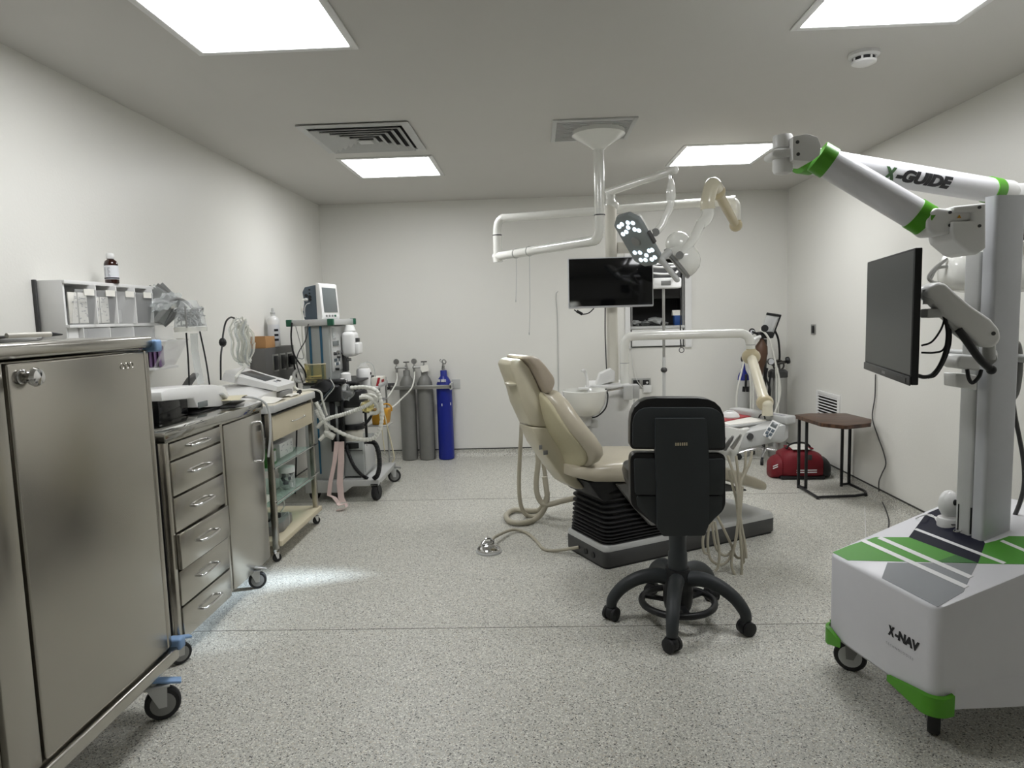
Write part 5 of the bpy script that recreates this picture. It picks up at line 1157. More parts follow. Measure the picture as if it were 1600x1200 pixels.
lg = part('badge', B().box((sp(1052, 692).x, yb_-.0335, sp(1060, 695).z), (sp(1072, 692).x, yb_-.032, sp(1060, 688).z)), 'black', t)
b = B(); xa, xb = sp(1052, 692).x, sp(1072, 692).x; zc = sp(1060, 691.5).z
for k in range(6):
    x = xa+(xb-xa)*(k+.1)/6; b.box((x, yb_-.0345, zc-.006), (x+(xb-xa)*.1, yb_-.0333, zc+.006))
part('badge_marks', b, 'lam', lg, kind='stuff', sm=0)

# ------------------------------------------------------------------ side table
t = thing('side_table', 'small walnut topped C shaped side table with thin dark metal legs', 'table', (2.1, 4.75, 0))
zt = .545
tp_ = [at(u, v, z=zt) for u, v in ((1241, 648), (1266, 645.5), (1322, 645.5), (1362, 655), (1361, 661), (1322, 665), (1283, 661))]
tp_ = [(min(p.x, XR-.012), p.y) for p in tp_]
part('table_top', B().prism(rpoly(tp_, .012), (0, 0, zt-.026), (1, 0, 0), (0, 1, 0), (0, 0, .026), .004), 'wood', t)
LG = [at(1247.5, 760, z=.01), at(1259, 764, z=.01), at(1320, 757, z=.01), at(1333, 752, z=.01)]
LG[2], LG[3] = V((2.235, 4.985, .01)), V((2.296, 5.0, .01))
for p, (u, v) in zip(LG, ((1246, 655), (1258, 660), (1319, 662), (1332, 660))):
    p.x = min(p.x, XR-.02)
    part('leg', B().box((p.x-.009, p.y-.009, .012), (p.x+.009, p.y+.009, zt-.027), .002), 'black', t)
fb = [LG[0], at(1278, 777, z=.014), at(1353, 772, z=.014), LG[3]]
fb[2].x = min(fb[2].x, XR-.03)
part('floor_frame', B().tube([V((fb[0].x, fb[0].y, .015)), fb[0]*.25+fb[1]*.75, fb[1], fb[1]*.9+fb[2]*.1, fb[2], V((fb[3].x, fb[3].y, .015))], .0095, 8, 3), 'black', t)
part('floor_frame_bar', B().tube([V((LG[1].x, LG[1].y, .015)), V((LG[0].x, LG[0].y, .015))], .009, 8, 0).tube([V((LG[2].x, LG[2].y, .015)), V((LG[3].x, LG[3].y, .015))], .009, 8, 0), 'black', t)
for p in (fb[1], fb[2], LG[0], LG[2]):
    part('foot', B().cyl((p.x, p.y, 0), (p.x, p.y, .01), .011, seg=12), 'rubber', t)

# ------------------------------------------------------------------ maroon bag
t = thing('medical_bag', 'maroon nylon medical bag with white stripes under the side table', 'bag', (2.04, 5.3, 0))
Tb = frame((2.045, 5.32, 0), -.06)
def brg(x, w_, h_, n=16): return [V((x, w_*math.copysign(abs(math.cos(a))**.6, math.cos(a)), h_/2+h_/2*math.copysign(abs(math.sin(a))**.7, math.sin(a)))) for a in [2*math.pi*i/n for i in range(n)]]
part('body', B(Tb).loft([brg(x, w_, h_) for x, w_, h_ in ((-.15, .10, .17), (-.14, .12, .2), (-.08, .135, .225), (0, .14, .23), (.1, .135, .21), (.15, .125, .19), (.155, .1, .16))]), 'bag', t, sm=60)
for x, s in ((-.15, -1), (.155, 1)):
    pk = part('end_pocket', B(Tb).loft([[V((p.x+s*o, p.y, p.z)) for p in brg(x, w_, h_)] for o, w_, h_ in ((0, .115, .17), (.04, .105, .155), (.065, .085, .125), (.072, .06, .09))]), 'bag' if s < 0 else 'black', t, sm=60)
part('base_panel', B(Tb).box((-.165, -.125, 0), (.17, .125, .03), .012), 'black', t)
for z in (.062, .079):
    part('stripe', B(Tb).ribbon([V((x, -.1345+.012*abs(x/.15)**3, z)) for x in (-.05, 0, .05, .1)], (0, 0, .004), .004), 'pwhite', t)
    part('stripe', B(Tb).ribbon([V((-.212+.012*abs(k), -.055+.02*k-.03, z+.02-.012*k)) for k in (-2, -1, 0, 1, 2)], (0, 0, .004), .004), 'pwhite', t)
part('lid_band', B(Tb).box((-.09, -.06, .222), (.1, .08, .236), .01), 'bag', t)
part('paper', B(Tb).box((-.07, -.1, .236), (.06, .05, .24), rot=Matrix.Rotation(.06, 3, 'X')), 'paper', t)
part('strap_handle', B(Tb).tube([(-.1, -.03, .225), (-.07, -.035, .262), (0, -.035, .276), (.06, -.035, .262), (.09, -.03, .225)], .007, 8, 4), 'black', t)
part('zip_tag', B(Tb).box((.03, -.142, .16), (.06, -.137, .2), .003), 'dgrey', t)

# ------------------------------------------------------------------ oxygen / sedation trolley in the corner
t = thing('gas_cylinder', 'tall pale steel gas cylinder with dark valve in the back right corner', 'gas cylinder', (2.14, 6.05, 0))
part('body', B().lathe([(.07, 0), (.078, .01), (.078, .73), (.07, .765)], (2.14, 6.05, 0), seg=30), 'alu', t)
part('shoulder_cap', B().lathe([(.08, .715), (.083, .72), (.083, .765), (.06, .785)], (2.14, 6.05, 0), seg=30), 'dgrey', t)
part('valve', B().cyl((2.14, 6.05, .78), (2.14, 6.05, .87), .022, .016).cyl((2.08, 6.03, .83), (2.2, 6.03, .85), .014).torus((2.14, 6.03, .82), (0, 1, 0), .045, .008, 20, 6), 'dsteel', t)
part('valve_knob', B().lathe([(.02, 0), (.032, .008), (.032, .03), (.02, .038)], (2.195, 6.02, .86), (1, -.3, .25), 10), 'black', t)
part('gauge', B().cyl((2.055, 6.0, .86), (2.055, 5.975, .86), .03, seg=20), 'dsteel', t)
part('gauge_face', B().cyl((2.055, 5.976, .86), (2.055, 5.973, .86), .025, seg=20), 'label', t)
ym = 5.95
t = thing('sedation_stand', 'sedation gas stand with tilted flowmeter, brown breathing bag and white hoses', 'stand', (2.0, ym, 0))
Pm = lambda u, v, d=0: at(u, v, y=ym+d)
part('pole', B().cyl((Pm(1196, 560).x, ym+.03, .08), Pm(1196, 530, .03), .014, seg=14), 'dsteel', t)
pbx = Pm(1196, 560).x
for k in range(5):
    a = k*2*math.pi/5+.5; d = V((math.cos(a), math.sin(a), 0)); o = V((pbx, ym-.02, 0))
    lg = part('base_leg', B().tube([o+V((0, 0, .10)), o+d*.1+V((0, 0, .095)), o+d*.22+V((0, 0, .06))], .014, 10, 3), 'chrome', t)
    part('caster', B().lathe([(.01, -.012), (.027, -.01), (.027, .01), (.01, .012)], o+d*.225+V((0, 0, .027)), (-d.y, d.x, 0), 16), 'rubber', lg)
fm = [Pm(1198, 492), Pm(1220, 491), Pm(1206, 525), Pm(1187, 522)]
nn = V((-.35, -.9, .2)).normalized()
cfm = sum(fm, V())/4; exu = (fm[1]-fm[0]).normalized(); 
part('flowmeter', B().prism([(0, 0), (1, 0), (1, 1), (0, 1)], fm[3]+V((0, 0, 0)), fm[2]-fm[3], fm[0]-fm[3], (.02, .06, 0), .004), 'lgrey', t)
part('flowmeter_frame', B().prism([(-.08, 1), (1.12, 1), (1.12, 1.12), (-.08, 1.12)], fm[3]+V((0, -.006, 0)), fm[2]-fm[3], fm[0]-fm[3], (.025, .07, 0), .003).prism([(1.0, -.1), (1.14, -.1), (1.14, 1.1), (1.0, 1.1)], fm[3]+V((0, -.006, 0)), fm[2]-fm[3], fm[0]-fm[3], (.025, .07, 0), .003), 'black', t)
part('flow_tube', B().cyl(fm[3].lerp(fm[2], .75).lerp(fm[0].lerp(fm[1], .75), .1)-V((0, .006, 0)), fm[3].lerp(fm[2], .75).lerp(fm[0].lerp(fm[1], .75), .85)-V((0, .006, 0)), .014), 'acryl', t)
part('control_block', B().box(Pm(1184, 529)-V((0, .05, 0)), Pm(1206, 518)+V((0, .05, 0)), .012), 'black', t)
part('knob', B().cyl(Pm(1195, 513, -.05), Pm(1195, 513, -.09), .03, seg=16), 'black', t)
part('gauge', B().torus(Pm(1175, 518, -.03), (0, 1, 0), .022, .006, 20, 8).cyl(Pm(1175, 518, -.03), Pm(1184, 522, -.02), .01), 'black', t)
part('gauge_face', B().cyl(Pm(1175, 518, -.03), Pm(1175, 518, -.025), .02), 'label', t)
part('outlet', B().tube([Pm(1188, 526, -.06), Pm(1182, 528, -.07), Pm(1178, 531, -.07)], .015, 10, 3), 'white', t)
bb_ = Pm(1189, 552, -.02)
part('breathing_bag', B().lathe([(.012, .135), (.02, .11), (.05, .06), (.056, 0), (.045, -.07), (.03, -.13), (.025, -.22), (.01, -.24)], bb_, (.06, 0, 1), 20), 'rubbrown', t)
part('white_hose', B().tube([Pm(1187, 516, -.06), Pm(1195, 520, -.08), Pm(1204, 535, -.08), Pm(1210, 560, -.06), Pm(1217, 590, -.05), Pm(1219, 612, -.05), Pm(1216, 630, -.05), Pm(1211, 645, -.05), Pm(1205, 665, -.05)], .009, 10, 6), 'whose', t)
part('white_hose', B().tube([Pm(1163, 556, -.05), Pm(1160, 575, -.05), Pm(1154, 600, -.05), Pm(1151, 620, -.05), Pm(1151, 650, -.05)], .008, 10, 6), 'whose', t)
for u in (1172, 1176, 1212, 1215):
    part('white_tube', B().tube([Pm(u, 575, 0), Pm(u+1, 600, 0), Pm(u+1, 650, 0)], .007, 8, 4), 'whose', t)
part('black_hose', B().tube([Pm(1211, 517, .03), Pm(1216, 530, .05), Pm(1218, 550, .07), Pm(1218, 562, .08)], .009, 8, 4), 'black', t)
part('black_hose', B().tube([Pm(1199, 575), Pm(1197, 590), Pm(1203, 610), Pm(1200, 640)], .009, 8, 4).tube([Pm(1205, 580), Pm(1202, 600), Pm(1199, 640)], .008, 8, 4), 'black', t)
part('yoke_knob', B().lathe([(.015, 0), (.026, .006), (.026, .03), (.015, .036)], Pm(1158, 561, .0), (1, 0, 0), 10), 'black', t)
part('tool_clip', B().cyl(Pm(1166, 585), Pm(1165, 606), .01).cyl(Pm(1163, 604), Pm(1162, 612), .014).cyl(Pm(1168, 604), Pm(1168, 612), .014), 'black', t)
t = thing('gas_cylinder', 'slim pale cylinder with blue cap behind the beige instrument arm joint', 'gas cylinder', (1.86, 6.1, 0))
part('body', B().lathe([(.05, 0), (.055, .01), (.055, .66), (.045, .7)], (1.86, 6.12, 0), seg=24), 'lgrey', t)
part('cap', B().lathe([(.05, .69), (.045, .73), (.02, .78), (.012, .84)], (1.86, 6.12, 0), seg=20), 'cylblue', t)
# ------------------------------------------------------------------ navigation cart
Mc = V((1.092, 2.172, 0)); ed = V((.9763, .2164, 0)).normalized(); el = V((-ed.y, ed.x, 0)); Tg = basis(Mc, ed, el, (0, 0, 1)); Tgi = Tg.inverted()
SL = .29; Z0 = .437
hn = (Tg.to_3x3() @ V((-SL, 0, 1))).normalized(); hp0 = Mc+V((0, 0, Z0))
def hood(u, v): return atp(u, v, hp0, hn)
t = thing('navigation_cart', 'white wheeled navigation cart with green and navy printed base and jointed arms', 'cart', Mc+ed*.35)
zb0 = .145
def top(d): return Z0+SL*min(d, .5)
HW = .247
ol = []
for i in range(7):
    a = R(180+90*i/6); ol.append((.035+.035*math.cos(a), -HW+.035+.035*math.sin(a)))
ol += [(.25, -HW-.006), (.5, -HW-.012), (.72, -HW-.012)]
for i in range(5):
    a = R(-90+90*i/4); ol.append((.72+.05*math.cos(a), -HW+.038+.05*math.sin(a)))
ol += [(d, -l) for d, l in ol[::-1]]
b = B(Tg); bm = b.bm
def ringz(f, off=0): return [bm.verts.new((d, l, f(d))) for d, l in ol]
r0 = [bm.verts.new((d*.96+.016, l*.95, .128)) for d, l in ol]
r1 = ringz(lambda d: zb0); r2 = ringz(lambda d: zb0+.06); r3 = ringz(top); n_ = len(ol)
for ra, rb in ((r0, r1), (r1, r2), (r2, r3)):
    for i in range(n_): bm.faces.new((ra[i], ra[(i+1) % n_], rb[(i+1) % n_], rb[i]))
fi = [i for i, (d, l) in enumerate(ol) if d <= .501]; ri = [i for i, (d, l) in enumerate(ol) if d >= .499]
half_ = n_//2
fr = [i for i in fi if i >= half_]+[i for i in fi if i < half_]
bm.faces.new([r3[i] for i in fr]); bm.faces.new([r3[i] for i in ri]); bm.faces.new(r0[::-1])
bmesh.ops.recalc_face_normals(bm, faces=bm.faces)
es = [e for e in bm.edges if e.verts[0] in r3 and e.verts[1] in r3 and len(e.link_faces) == 2 and not (abs(e.verts[0].co.x-.5) < .002 and abs(e.verts[1].co.x-.5) < .002)]
bmesh.ops.bevel(bm, geom=es, offset=.008, segments=2, affect='EDGES', profile=.5)
part('base_body', b, 'cart', t, sm=40)
def Zm(x, y): return (1240+x/3, 760+y/3)
def decal(n, pts, m, lift=.001, clip=True):
    q_ = []
    for x, y in pts:
        p = Tgi @ hood(*Zm(x, y)); l_ = HW-.01
        if clip: p.y = max(-l_, min(l_, p.y)); p.x = max(.012, min(.5, p.x))
        q_.append(Tg @ V((p.x, p.y, Z0+SL*p.x)))
    b = B(); v0 = [b.bm.verts.new(p+hn*lift*.2) for p in q_]; v1 = [b.bm.verts.new(p+hn*lift) for p in q_]
    b.bm.faces.new(v0); b.bm.faces.new(v1)
    for i in range(len(v0)): b.bm.faces.new((v0[i], v0[(i+1) % len(v0)], v1[(i+1) % len(v0)], v1[i]))
    return part(n, b, m, t, sm=0)
decal('printed_panel', [(143, 302), (250, 272), (385, 238), (540, 239), (865, 361), (235, 355), (170, 325)], 'pgreen')
decal('printed_panel', [(695, 80), (620, 128), (540, 239), (865, 361), (898, 268), (800, 110)], 'navy')
decal('printed_panel', [(440, 358), (860, 363), (828, 425), (797, 495), (700, 575), (640, 578), (390, 440)], 'pgrey')
decal('printed_panel', [(898, 268), (865, 362), (1100, 366), (1140, 236), (1010, 234), (950, 255)], 'pgreen')
decal('printed_panel', [(540, 239), (760, 322), (515, 356), (515, 356)][:3] if 0 else [(660, 357), (760, 322), (865, 361)], 'dpgreen', .0016)
def stripe(a, c_, w_=8):
    p, q_ = hood(*Zm(*a)), hood(*Zm(*c_)); return (p, q_)
def stripe_part(a, c_, w_=.0085):
    p, q_ = stripe(a, c_); dd = (q_-p).normalized(); sd = hn.cross(dd)*w_
    b = B()
    b.loft([[p-sd+hn*.0006, p+sd+hn*.0006, p+sd+hn*.002, p-sd+hn*.002], [q_-sd+hn*.0006, q_+sd+hn*.0006, q_+sd+hn*.002, q_-sd+hn*.002]])
    part('printed_stripe', b, 'pwhite', t, sm=0)
stripe_part((322, 253), (812, 474)); stripe_part((402, 241), (832, 428)); stripe_part((572, 201), (990, 362), .006); stripe_part((618, 130), (715, 165), .005); stripe_part((975, 256), (1090, 305), .006)
# green corner bumpers
def bumper(sgn, l0, d1):
    pts = [(-.004, sgn*l0)]
    for i in range(7):
        a = R(90*i/6); pts.append((.035-.04*math.cos(a), sgn*(HW-.035+.04*math.sin(a))))
    pts.append((d1, sgn*(HW+.006)))
    rings = []
    for k, (d, l) in enumerate(pts):
        s = .0 if k == 0 else 1; e = 1 if k < len(pts)-1 else .8
        zt_, zb_ = (.150, .128) if k == 0 else (.172, .112) if k < len(pts)-1 else (.18, .116)
        nx = V((d-.05, l-sgn*(HW-.05), 0)).normalized()*.012
        rings.append([V((d, l, zb_)), V((d+nx.x, l+nx.y, zb_-.002)), V((d+nx.x, l+nx.y, zt_-.004)), V((d, l, zt_))])
    part('corner_bumper', B(Tg).loft(rings), 'green', t, sm=50)
bumper(-1, .08, .055); bumper(1, .16, .03)
for l, a in ((.218, 2.6), (-.165, 1.06)):
    P = Tg @ V((.08, l, 0)); caster(t, (P.x, P.y, 0), .056, .034, a, .15, 'rubber', 'mgrey', 'lgrey' if l > 0 else 'mgrey', None, .022)
for l, a in ((.19, 2.2), (-.19, 1.9)):
    P = Tg @ V((.68, l, 0)); caster(t, (P.x, P.y, 0), .056, .034, a, .15, 'rubber', 'mgrey', 'lgrey', None, .022)
part('skirt_lip', B(Tg).loft([[V((d, -HW+.002, .215-.0*d)), V((d, -HW-o, .15)), V((d, -HW-o-.004, .126)), V((d, -HW+.01, .126))] for d, o in ((.06, .0), (.14, .012), (.25, .03), (.4, .04), (.7, .042), (.74, .03))]), 'cart', t, sm=60)
# lettering on the front face
def front(u, v): return Tgi @ atp(u, v, Mc-ed*.0004, ed)
f0 = front(1405, 1000); f1_ = front(1432, 1016)
dl2 = V((0, f1_.y-f0.y, f1_.z-f0.z)); 
hN = abs(front(1404, 987).z-front(1404, 1002).z)
def fmap(o, s=1): return lambda x, y: V((-.0012, o.y-x, o.z+y))
def tmap(o): return lambda x, y: Tg @ V((-.0012, o.y-x, o.z+y))
wN = abs(f1_.y-f0.y)
text('lettering', '-NAV', 'ink', t, tmap(V((0, f0.y+.018, f0.z-.0))), size=hN*1.28, shear=.12, bold=.0026, sp=1.0)
o = front(1388, 995)
def xlogo(mapf, h, m1, m2, par):
    for k, (pts, m) in enumerate(((((0, 1), (.28, 1), (1.0, 0), (.72, 0)), m1), (((.62, .62), (.78, .42), (1.25, 1), (.95, 1)), m2), (((0, 0), (.3, 0), (.52, .3), (.38, .46)), m2), (((.1, .86), (1.1, .86), (1.06, .78), (.15, .78)), m2))):
        b = B(); v = [b.bm.verts.new(mapf(x*h, y*h)) for x, y in pts]; b.bm.faces.new(v); part('emblem', b, m, par, sm=0)
text('emblem', 'X', 'ink', t, tmap(V((0, o.y+.002, f0.z))), size=hN*1.28, shear=.1, bold=.0034, fit=hN*.95)
part('emblem_wing', B().loft([[tmap(V((0, o.y, f0.z)))(x*hN, y*hN) for x, y in q_] for q_ in (((-.1, .98), (.5, .98), (.62, .72), (.1, .72)),)], cap=False) if 0 else B(), 'inkgr', t) if 0 else None
o = front(1385, 1000)
text('lettering', 'TECHNOLOGIES', 'inkg', t, tmap(V((0, o.y+.002, o.z-.011))), size=hN*.36, sp=1.55)
# column
k0_ = Tgi @ hood(1535, 847); cd, cl = k0_.x, k0_.y; CW, CD = .118, .112; zc0, zc1 = Z0+SL*cd-.02, 1.652
col = part('column', B(Tg).box((cd, cl, zc0), (cd+CD, cl+.05, zc1), .012, 3, only=2), 'silver', t)
zcp = at(1512, 396, y=2.3).z
part('column_panel', B(Tg).box((cd+.004, cl+.053, zc0+.005), (cd+.095, cl+CW, zcp), .01, 3, only=2), 'lgrey', col)
part('column_groove', B(Tg).box((cd+.012, cl+.045, zc0+.005), (cd+.09, cl+.055, zcp-.01)), 'dgrey', col)
for l in (.05, .1):
    part('slot', B(Tg).box((cd+.002, cl+l, zc0+.03), (cd+.006, cl+l+.003, zc0+.12)), 'black', col)
part('base_ring', B(Tg).torus((cd-.004, cl+CW*.8, zc0+.03), (-SL, 0, 1), .012, .002, 16, 6), 'chrome', col)
# arms
yk = (Tg @ V((cd, cl+.06, 0))).y; 
def im(u, v, y): return at(u, v, y=y)
def iprism(b, px, y, dep, bev=.006, r=None):
    c_ = [im(u, v, y) for u, v in px]; pl_ = [(p.x, p.z) for p in c_]
    if r: pl_ = rpoly(pl_, r, 4)
    return b.prism(pl_, (0, y, 0), (1, 0, 0), (0, 0, 1), (0, dep, 0), bev, 3)
y1 = 2.14
part('arm_bracket', iprism(B(), [(1491, 322), (1541, 317), (1541, 388), (1527, 398), (1514, 395), (1490, 375), (1487, 361), (1488, 346), (1521, 345), (1521, 331), (1491, 332)], y1, .13), 'white', t)
part('knuckle', iprism(B(), [(1447, 344), (1452, 330), (1464, 324), (1519, 331), (1519, 344), (1489, 346), (1488, 365), (1462, 367), (1450, 358)], y1+.012, .10, .008), 'white', t)
for u, v, yy in ((1484, 332, y1+.012), (1484, 352, y1+.012), (1530, 324, y1), (1530, 353, y1)):
    p = im(u, v, yy); part('bolt', B().cyl(p-V((0, .003, 0)), p+V((0, .006, 0)), .005, seg=12), 'dgrey', t)
p = im(1502, 338, y1-.001)
part('warning_sticker', B().prism([(-.006, -.004), (.006, -.004), (0, .006)], p-V((0, .002, 0))+V((0, .013, 0)), (1, 0, 0), (0, 0, 1), (0, -.002, 0)), 'yellow', t)
a0, a1 = im(1447, 345, y1+.06), im(1275, 243, y1+.10); da = (a1-a0).normalized()
RA = .047
part('lower_arm', B().cyl(a0+da*.02, a1-da*.02, RA, RA*.98, 30), 'cart', t)
part('green_band', B().cyl(a0-da*.0, a0+da*.045, RA+.0025, seg=30), 'green', t)
part('green_band', B().cyl(a1-da*.05, a1-da*.005, RA+.0025, seg=30), 'green', t)
y2 = y1+.045
part('elbow_housing', iprism(B(), [(1239, 213), (1262, 209), (1277, 214), (1283, 228), (1281, 242), (1268, 252), (1239, 250)], y2, .11, .012, .004), 'white', t)
part('elbow_fork', iprism(B(), [(1206, 236), (1212, 232), (1245, 230), (1245, 244), (1212, 246), (1206, 243)], y2+.02, .08, .006), 'white', t)
cu_, cl_ = im(1223, 222, y2+.06), im(1223, 260, y2+.06)
part('elbow_barrel', B().lathe([(.012, .022), (.028, .02), (.031, .012), (.031, -.02)], cu_, seg=26).lathe([(.031, .022), (.031, -.012), (.026, -.022), (.012, -.026)], cl_, seg=26).cyl(cl_, cu_, .027, seg=24), 'white', t)
for u, v in ((1246, 222), (1247, 241)):
    p = im(u, v, y2); part('bolt', B().cyl(p-V((0, .002, 0)), p+V((0, .006, 0)), .0055, seg=12), 'dgrey', t)
b0, b1 = im(1243, 247, y2+.15), im(1556, 298.5, y2+.50); db = (b1-b0).normalized()
part('elbow_link', B().cyl(b0-db*.06, b0+db*.02, .026, seg=20), 'white', t)
part('upper_arm', B().cyl(b0+db*.03, b1-db*.01, RA*.93, RA*.95, 30), 'cart', t)
part('green_band', B().cyl(b0+db*.02, b0+db*.065, RA, seg=30), 'green', t)
part('green_band', B().cyl(b1-db*.045, b1+db*.0, RA+.001, seg=30), 'green', t)
kk = b1+db*.06
part('shoulder_knuckle', B().cyl(b1, kk, RA*.98, seg=28).sph(kk, (RA, RA, RA), 24).box(kk+V((0, -.04, -.03)), kk+V((.12, .05, .03)), .012), 'white', t)
# lettering on the upper arm
ps = im(1369, 270, (b0+db*.3).y)
s0 = 0
best = None
for i in range(400):      # arm abscissa where the lettering starts and ends
    s = i*(b1-b0).length/400; p = b0+db*s; d = p-CP; u_ = 800+FPX*d.dot(RT)/d.dot(FW)
    if u_ < 1367: s0 = s
    if u_ < 1470: s1_ = s
va = (CP-(b0+db*(s0+s1_)/2)); va = (va-db*va.dot(db)).normalized(); vb = db.cross(va)
if vb.z < 0: vb = -vb
def amap(x, y):
    a = y/(RA*.945); return b0+db*(s0+x)+(va*math.cos(a)+vb*math.sin(a))*(RA*.945+.0016)
hG = .040
text('lettering', '-GUIDE', 'ink', t, lambda x, y: amap(x+(s1_-s0)*.17, y-hG*.42), size=.0525, shear=.22, bold=.0034, sub=2, fit=(s1_-s0)*.85)
text('emblem', 'X', 'inkgr', t, lambda x, y: amap(x, y-hG*.42), size=.0525, shear=.05, bold=.0036, sub=2, fit=(s1_-s0)*.17)
# camera housing hanging from the shoulder
hc2 = im(1556, 421, y2+.62); ctr = V((hc2.x+.02, hc2.y, hc2.z))
def shl(x, ry, rz, n=22): return [V((ctr.x+x, ctr.y+ry*math.copysign(abs(math.cos(a))**.75, math.cos(a)), ctr.z+rz*(math.sin(a) if math.sin(a) > 0 else .9*math.copysign(abs(math.sin(a))**.45, math.sin(a))))) for a in [2*math.pi*i/n for i in range(n)]]
ch_ = part('camera_housing', B().loft([shl(x, ry, rz) for x, ry, rz in ((-.222, .03, .03), (-.215, .06, .06), (-.19, .085, .085), (-.14, .1, .098), (-.05, .105, .105), (.05, .105, .105), (.2, .1, .1), (.24, .06, .06))]), 'gloss', t, sm=60)
for k in range(4):
    p = im(1594, 400+5*k, y2+.62) ; part('vent_dot', B().cyl(V((p.x, ctr.y-.108, p.z)), V((p.x, ctr.y-.09, p.z)), .004, seg=8), 'dgrey', ch_)
part('hang_joint', B().cyl(V((kk.x+.06, kk.y, kk.z)), V((kk.x+.06, ctr.y, ctr.z+.05)), .035, seg=20), 'black', t)
part('hang_collar', B().cyl(im(1592, 362, y2+.5), im(1640, 366, y2+.5), .03, seg=20), 'rubber', t)
part('grip_frame', B().tube([im(1480, 405, y2+.6), im(1462, 418, y2+.6), im(1451, 432, y2+.6), im(1456, 440, y2+.6), im(1470, 444, y2+.6)], .007, 8, 4).tube([im(1482, 416, y2+.6), im(1464, 420, y2+.6), im(1454, 436, y2+.6)], .006, 8, 4), 'alu', t)
# handle, brackets
ph = Tg @ V((cd+.13, cl+CW/2, 0))
part('handle_bar', B().cyl(im(1478, 551, 2.38), im(1640, 563, 2.25), .014, seg=18), 'lgrey', t)
part('bracket_box', iprism(B(), [(1495, 566), (1500, 554), (1533, 556), (1533, 580), (1497, 576)], yk-.09, .08, .008), 'white', t)
part('bracket_box', iprism(B(), [(1494, 584), (1527, 586), (1527, 610), (1494, 605)], yk-.05, .07, .005), 'white', t)
part('bracket_cable', B().tube([im(1511, 577, yk-.085), im(1514, 592, yk-.09), im(1520, 598, yk-.09), im(1530, 588, yk-.09), im(1533, 578, yk-.085)], .006, 8, 5), 'black', t)
# right hand cables of the column
cbx = [Tg @ V((cd+CD+.0, cl-.012, 0))][0]
part('coiled_cable', B().tube([im(1583, 536, 2.3), im(1590, 540, 2.3), im(1593, 570, 2.3), im(1588, 610, 2.3), im(1580, 620, 2.3), im(1582, 580, 2.31), im(1584, 545, 2.31), im(1589, 560, 2.32), im(1586, 610, 2.32)], .011, 10, 5), 'mgrey', t)
part('power_cable', B().tube([im(1581, 612, 2.33), im(1586, 650, 2.33), im(1594, 690, 2.33), im(1600, 730, 2.33), im(1599, 765, 2.34), im(1588, 800, 2.36), im(1572, 828, 2.4)], .007, 8, 5), 'dgrey', t)
# monitor arm on the cart
ya = 2.02
part('monitor_arm', iprism(B(), [(1447, 462), (1452, 447), (1466, 440), (1479, 442), (1495, 457), (1520, 478), (1550, 498), (1564, 515), (1566, 530), (1558, 542), (1544, 544), (1530, 538), (1500, 512), (1476, 492), (1466, 478)], ya, .055, .012), 'white', t)
part('monitor_arm_cover', iprism(B(), [(1480, 490), (1500, 507), (1540, 541), (1520, 540), (1496, 521), (1482, 505)], ya+.012, .03, .003), 'lgrey', t)
p = im(1552, 521, ya); part('bolt', B().cyl(p-V((0, .002, 0)), p+V((0, .005, 0)), .006, seg=12), 'dgrey', t)
part('arm_post', B().cyl(im(1545, 562, ya+.03), im(1545, 540, ya+.03), .017, seg=18), 'lgrey', t)
jp = im(1545, 560, ya+.03); cj = Tg @ V((cd+.02, cl+.02, jp.z))
part('arm_post_link', B().tube([jp, jp.lerp(cj, .5), cj], .02, 12, 0), 'lgrey', t)
part('tilt_head', B().cyl(im(1452, 452, ya+.02), im(1452, 475, ya+.02), .017, seg=18).box(im(1443, 497, ya+.03)-V((0, .02, 0)), im(1466, 482, ya+.03)+V((0, .02, 0)), .004), 'lgrey', t)
part('cable_bundle', B().tube([im(1497, 514, ya+.01), im(1512, 535, ya+.01), im(1530, 560, ya+.01), im(1548, 577, ya+.02)], .011, 10, 5).sph(im(1549, 578, ya+.02), .014, 12), 'black', t)
part('cable_bundle', B().tube([im(1474, 488, ya+.02), im(1479, 505, ya+.02), im(1481, 525, ya+.02), im(1477, 550, ya+.02), im(1468, 572, ya+.02), im(1456, 586, ya+.02), im(1444, 589, ya+.02), im(1434, 587, ya+.02)], .006, 8, 5).tube([im(1478, 495, ya+.03), im(1484, 525, ya+.03), im(1478, 555, ya+.03), im(1462, 584, ya+.03), im(1450, 589, ya+.03)], .006, 8, 5), 'black', t)
part('thin_cable', B().tube([im(1477, 495, ya+.02), im(1470, 515, ya+.02), im(1456, 534, ya+.02), im(1440, 540, ya+.02)], .003, 8, 5).tube([im(1483, 525, ya+.02), im(1474, 546, ya+.02), im(1460, 551, ya+.02), im(1440, 551, ya+.02)], .003, 8, 5), 'black', t)
# monitor
TR_, BR_ = im(1430, 385, 1.80), im(1423, 600, 1.80); TL_, BL_ = im(1356, 411, 2.33), im(1350.5, 577, 2.33)
pa_ = (TR_+BR_)/2; pb2 = (TL_+BL_)/2; hx = V((pb2.x-pa_.x, pb2.y-pa_.y, 0)); Wm = hx.length; hx.normalize()
Hm = ((TR_.z-BR_.z)+(TL_.z-BL_.z))/2; ctr_m = (pa_+pb2)/2; nx_ = V((-hx.y, hx.x, 0))
if nx_.x > 0: nx_ = -nx_
Tm = basis(ctr_m, hx, (0, 0, 1), hx.cross(V((0, 0, 1))))
if (Tm.to_3x3() @ V((0, 0, 1))).x > 0: Tm = basis(ctr_m, -hx, (0, 0, 1), (-hx).cross(V((0, 0, 1))))
t2 = thing('cart_monitor', 'black flat monitor seen edge-on, held by the white arm of the navigation cart', 'monitor', ctr_m)
part('case', B(Tm).box((-Wm/2, -Hm/2, -.018), (Wm/2, Hm/2, 0), .003), 'black', t2)
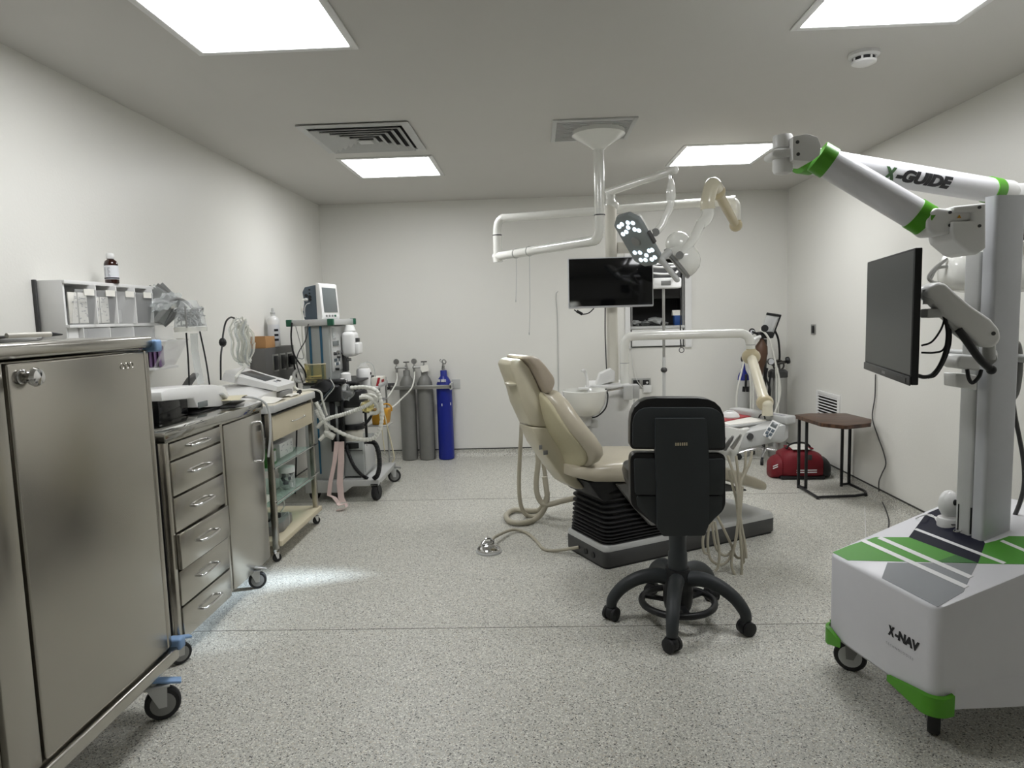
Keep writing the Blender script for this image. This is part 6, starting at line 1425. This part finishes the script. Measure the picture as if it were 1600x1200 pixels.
part('back_bulge', B(Tm).loft([[V((sx*w_, sy*h_, z)) for sx, sy in ((-1, -1), (1, -1), (1, 1), (-1, 1))] for z, w_, h_ in ((-.017, Wm/2-.003, Hm/2-.003), (-.03, Wm/2-.05, Hm/2-.04), (-.04, Wm/2-.12, Hm/2-.09))]), 'black', t2)
part('screen', B(Tm).box((-Wm/2+.006, -Hm/2+.026, -.0005), (Wm/2-.006, Hm/2-.006, .0008)), 'screen', t2)
ch2 = part('chin', B(Tm).box((-Wm/2, -Hm/2-.002, 0), (Wm/2, -Hm/2+.022, .004), .002), 'dgrey', t2)
part('chin_mark', B(Tm).box((-.02, -Hm/2+.006, .004), (.02, -Hm/2+.014, .0045)), 'mgrey', ch2)
part('chin_keys', B(Tm).box((-Wm/2+.03, -Hm/2+.004, .004), (-Wm/2+.12, -Hm/2+.016, .0055)) if (Tm @ V((-Wm/2, 0, 0))).y < ctr_m.y else B(Tm).box((Wm/2-.12, -Hm/2+.004, .004), (Wm/2-.03, -Hm/2+.016, .0055)), 'black', ch2)
part('mount_plate', B(Tm).box((-.05, -.05, -.05), (.05, .05, -.039), .003), 'dgrey', t2)
# small camera standing on the cart
q_ = hood(1482, 818); Pq = q_+V((0, 0, .0))
t3 = thing('room_camera', 'small white egg shaped camera standing on the navy panel of the cart', 'camera', Pq)
part('base', B().lathe([(.036, -.012), (.037, .014), (.034, .022), (.02, .03)], Pq, seg=28), 'white', t3)
part('body', B().sph(Pq+V((0, 0, .07)), (.034, .034, .05), 24), 'white', t3)
part('lens', B().sph(Pq+V((.0, -.033, .085)), (.007, .004, .011), 12), 'black', t3)
part('slot', B().box(Pq+V((-.012, -.0385, .006)), Pq+V((.01, -.034, .009))), 'dgrey', t3)
solo('camera_cord', B().tube([Pq+V((-.035, .0, .0)), hood(1455, 806)+V((0, 0, .004)), hood(1432, 812)+V((0, 0, .006)), at(1410, 830, y=2.75), V((1.5, 3.0, .02)), V((1.6, 3.3, .003)), V((1.8, 3.7, .003)), V((2.15, 4.45, .003))], .0022, 8, 6), 'white', 'thin white cord from the small white camera down to the floor', 'cord')
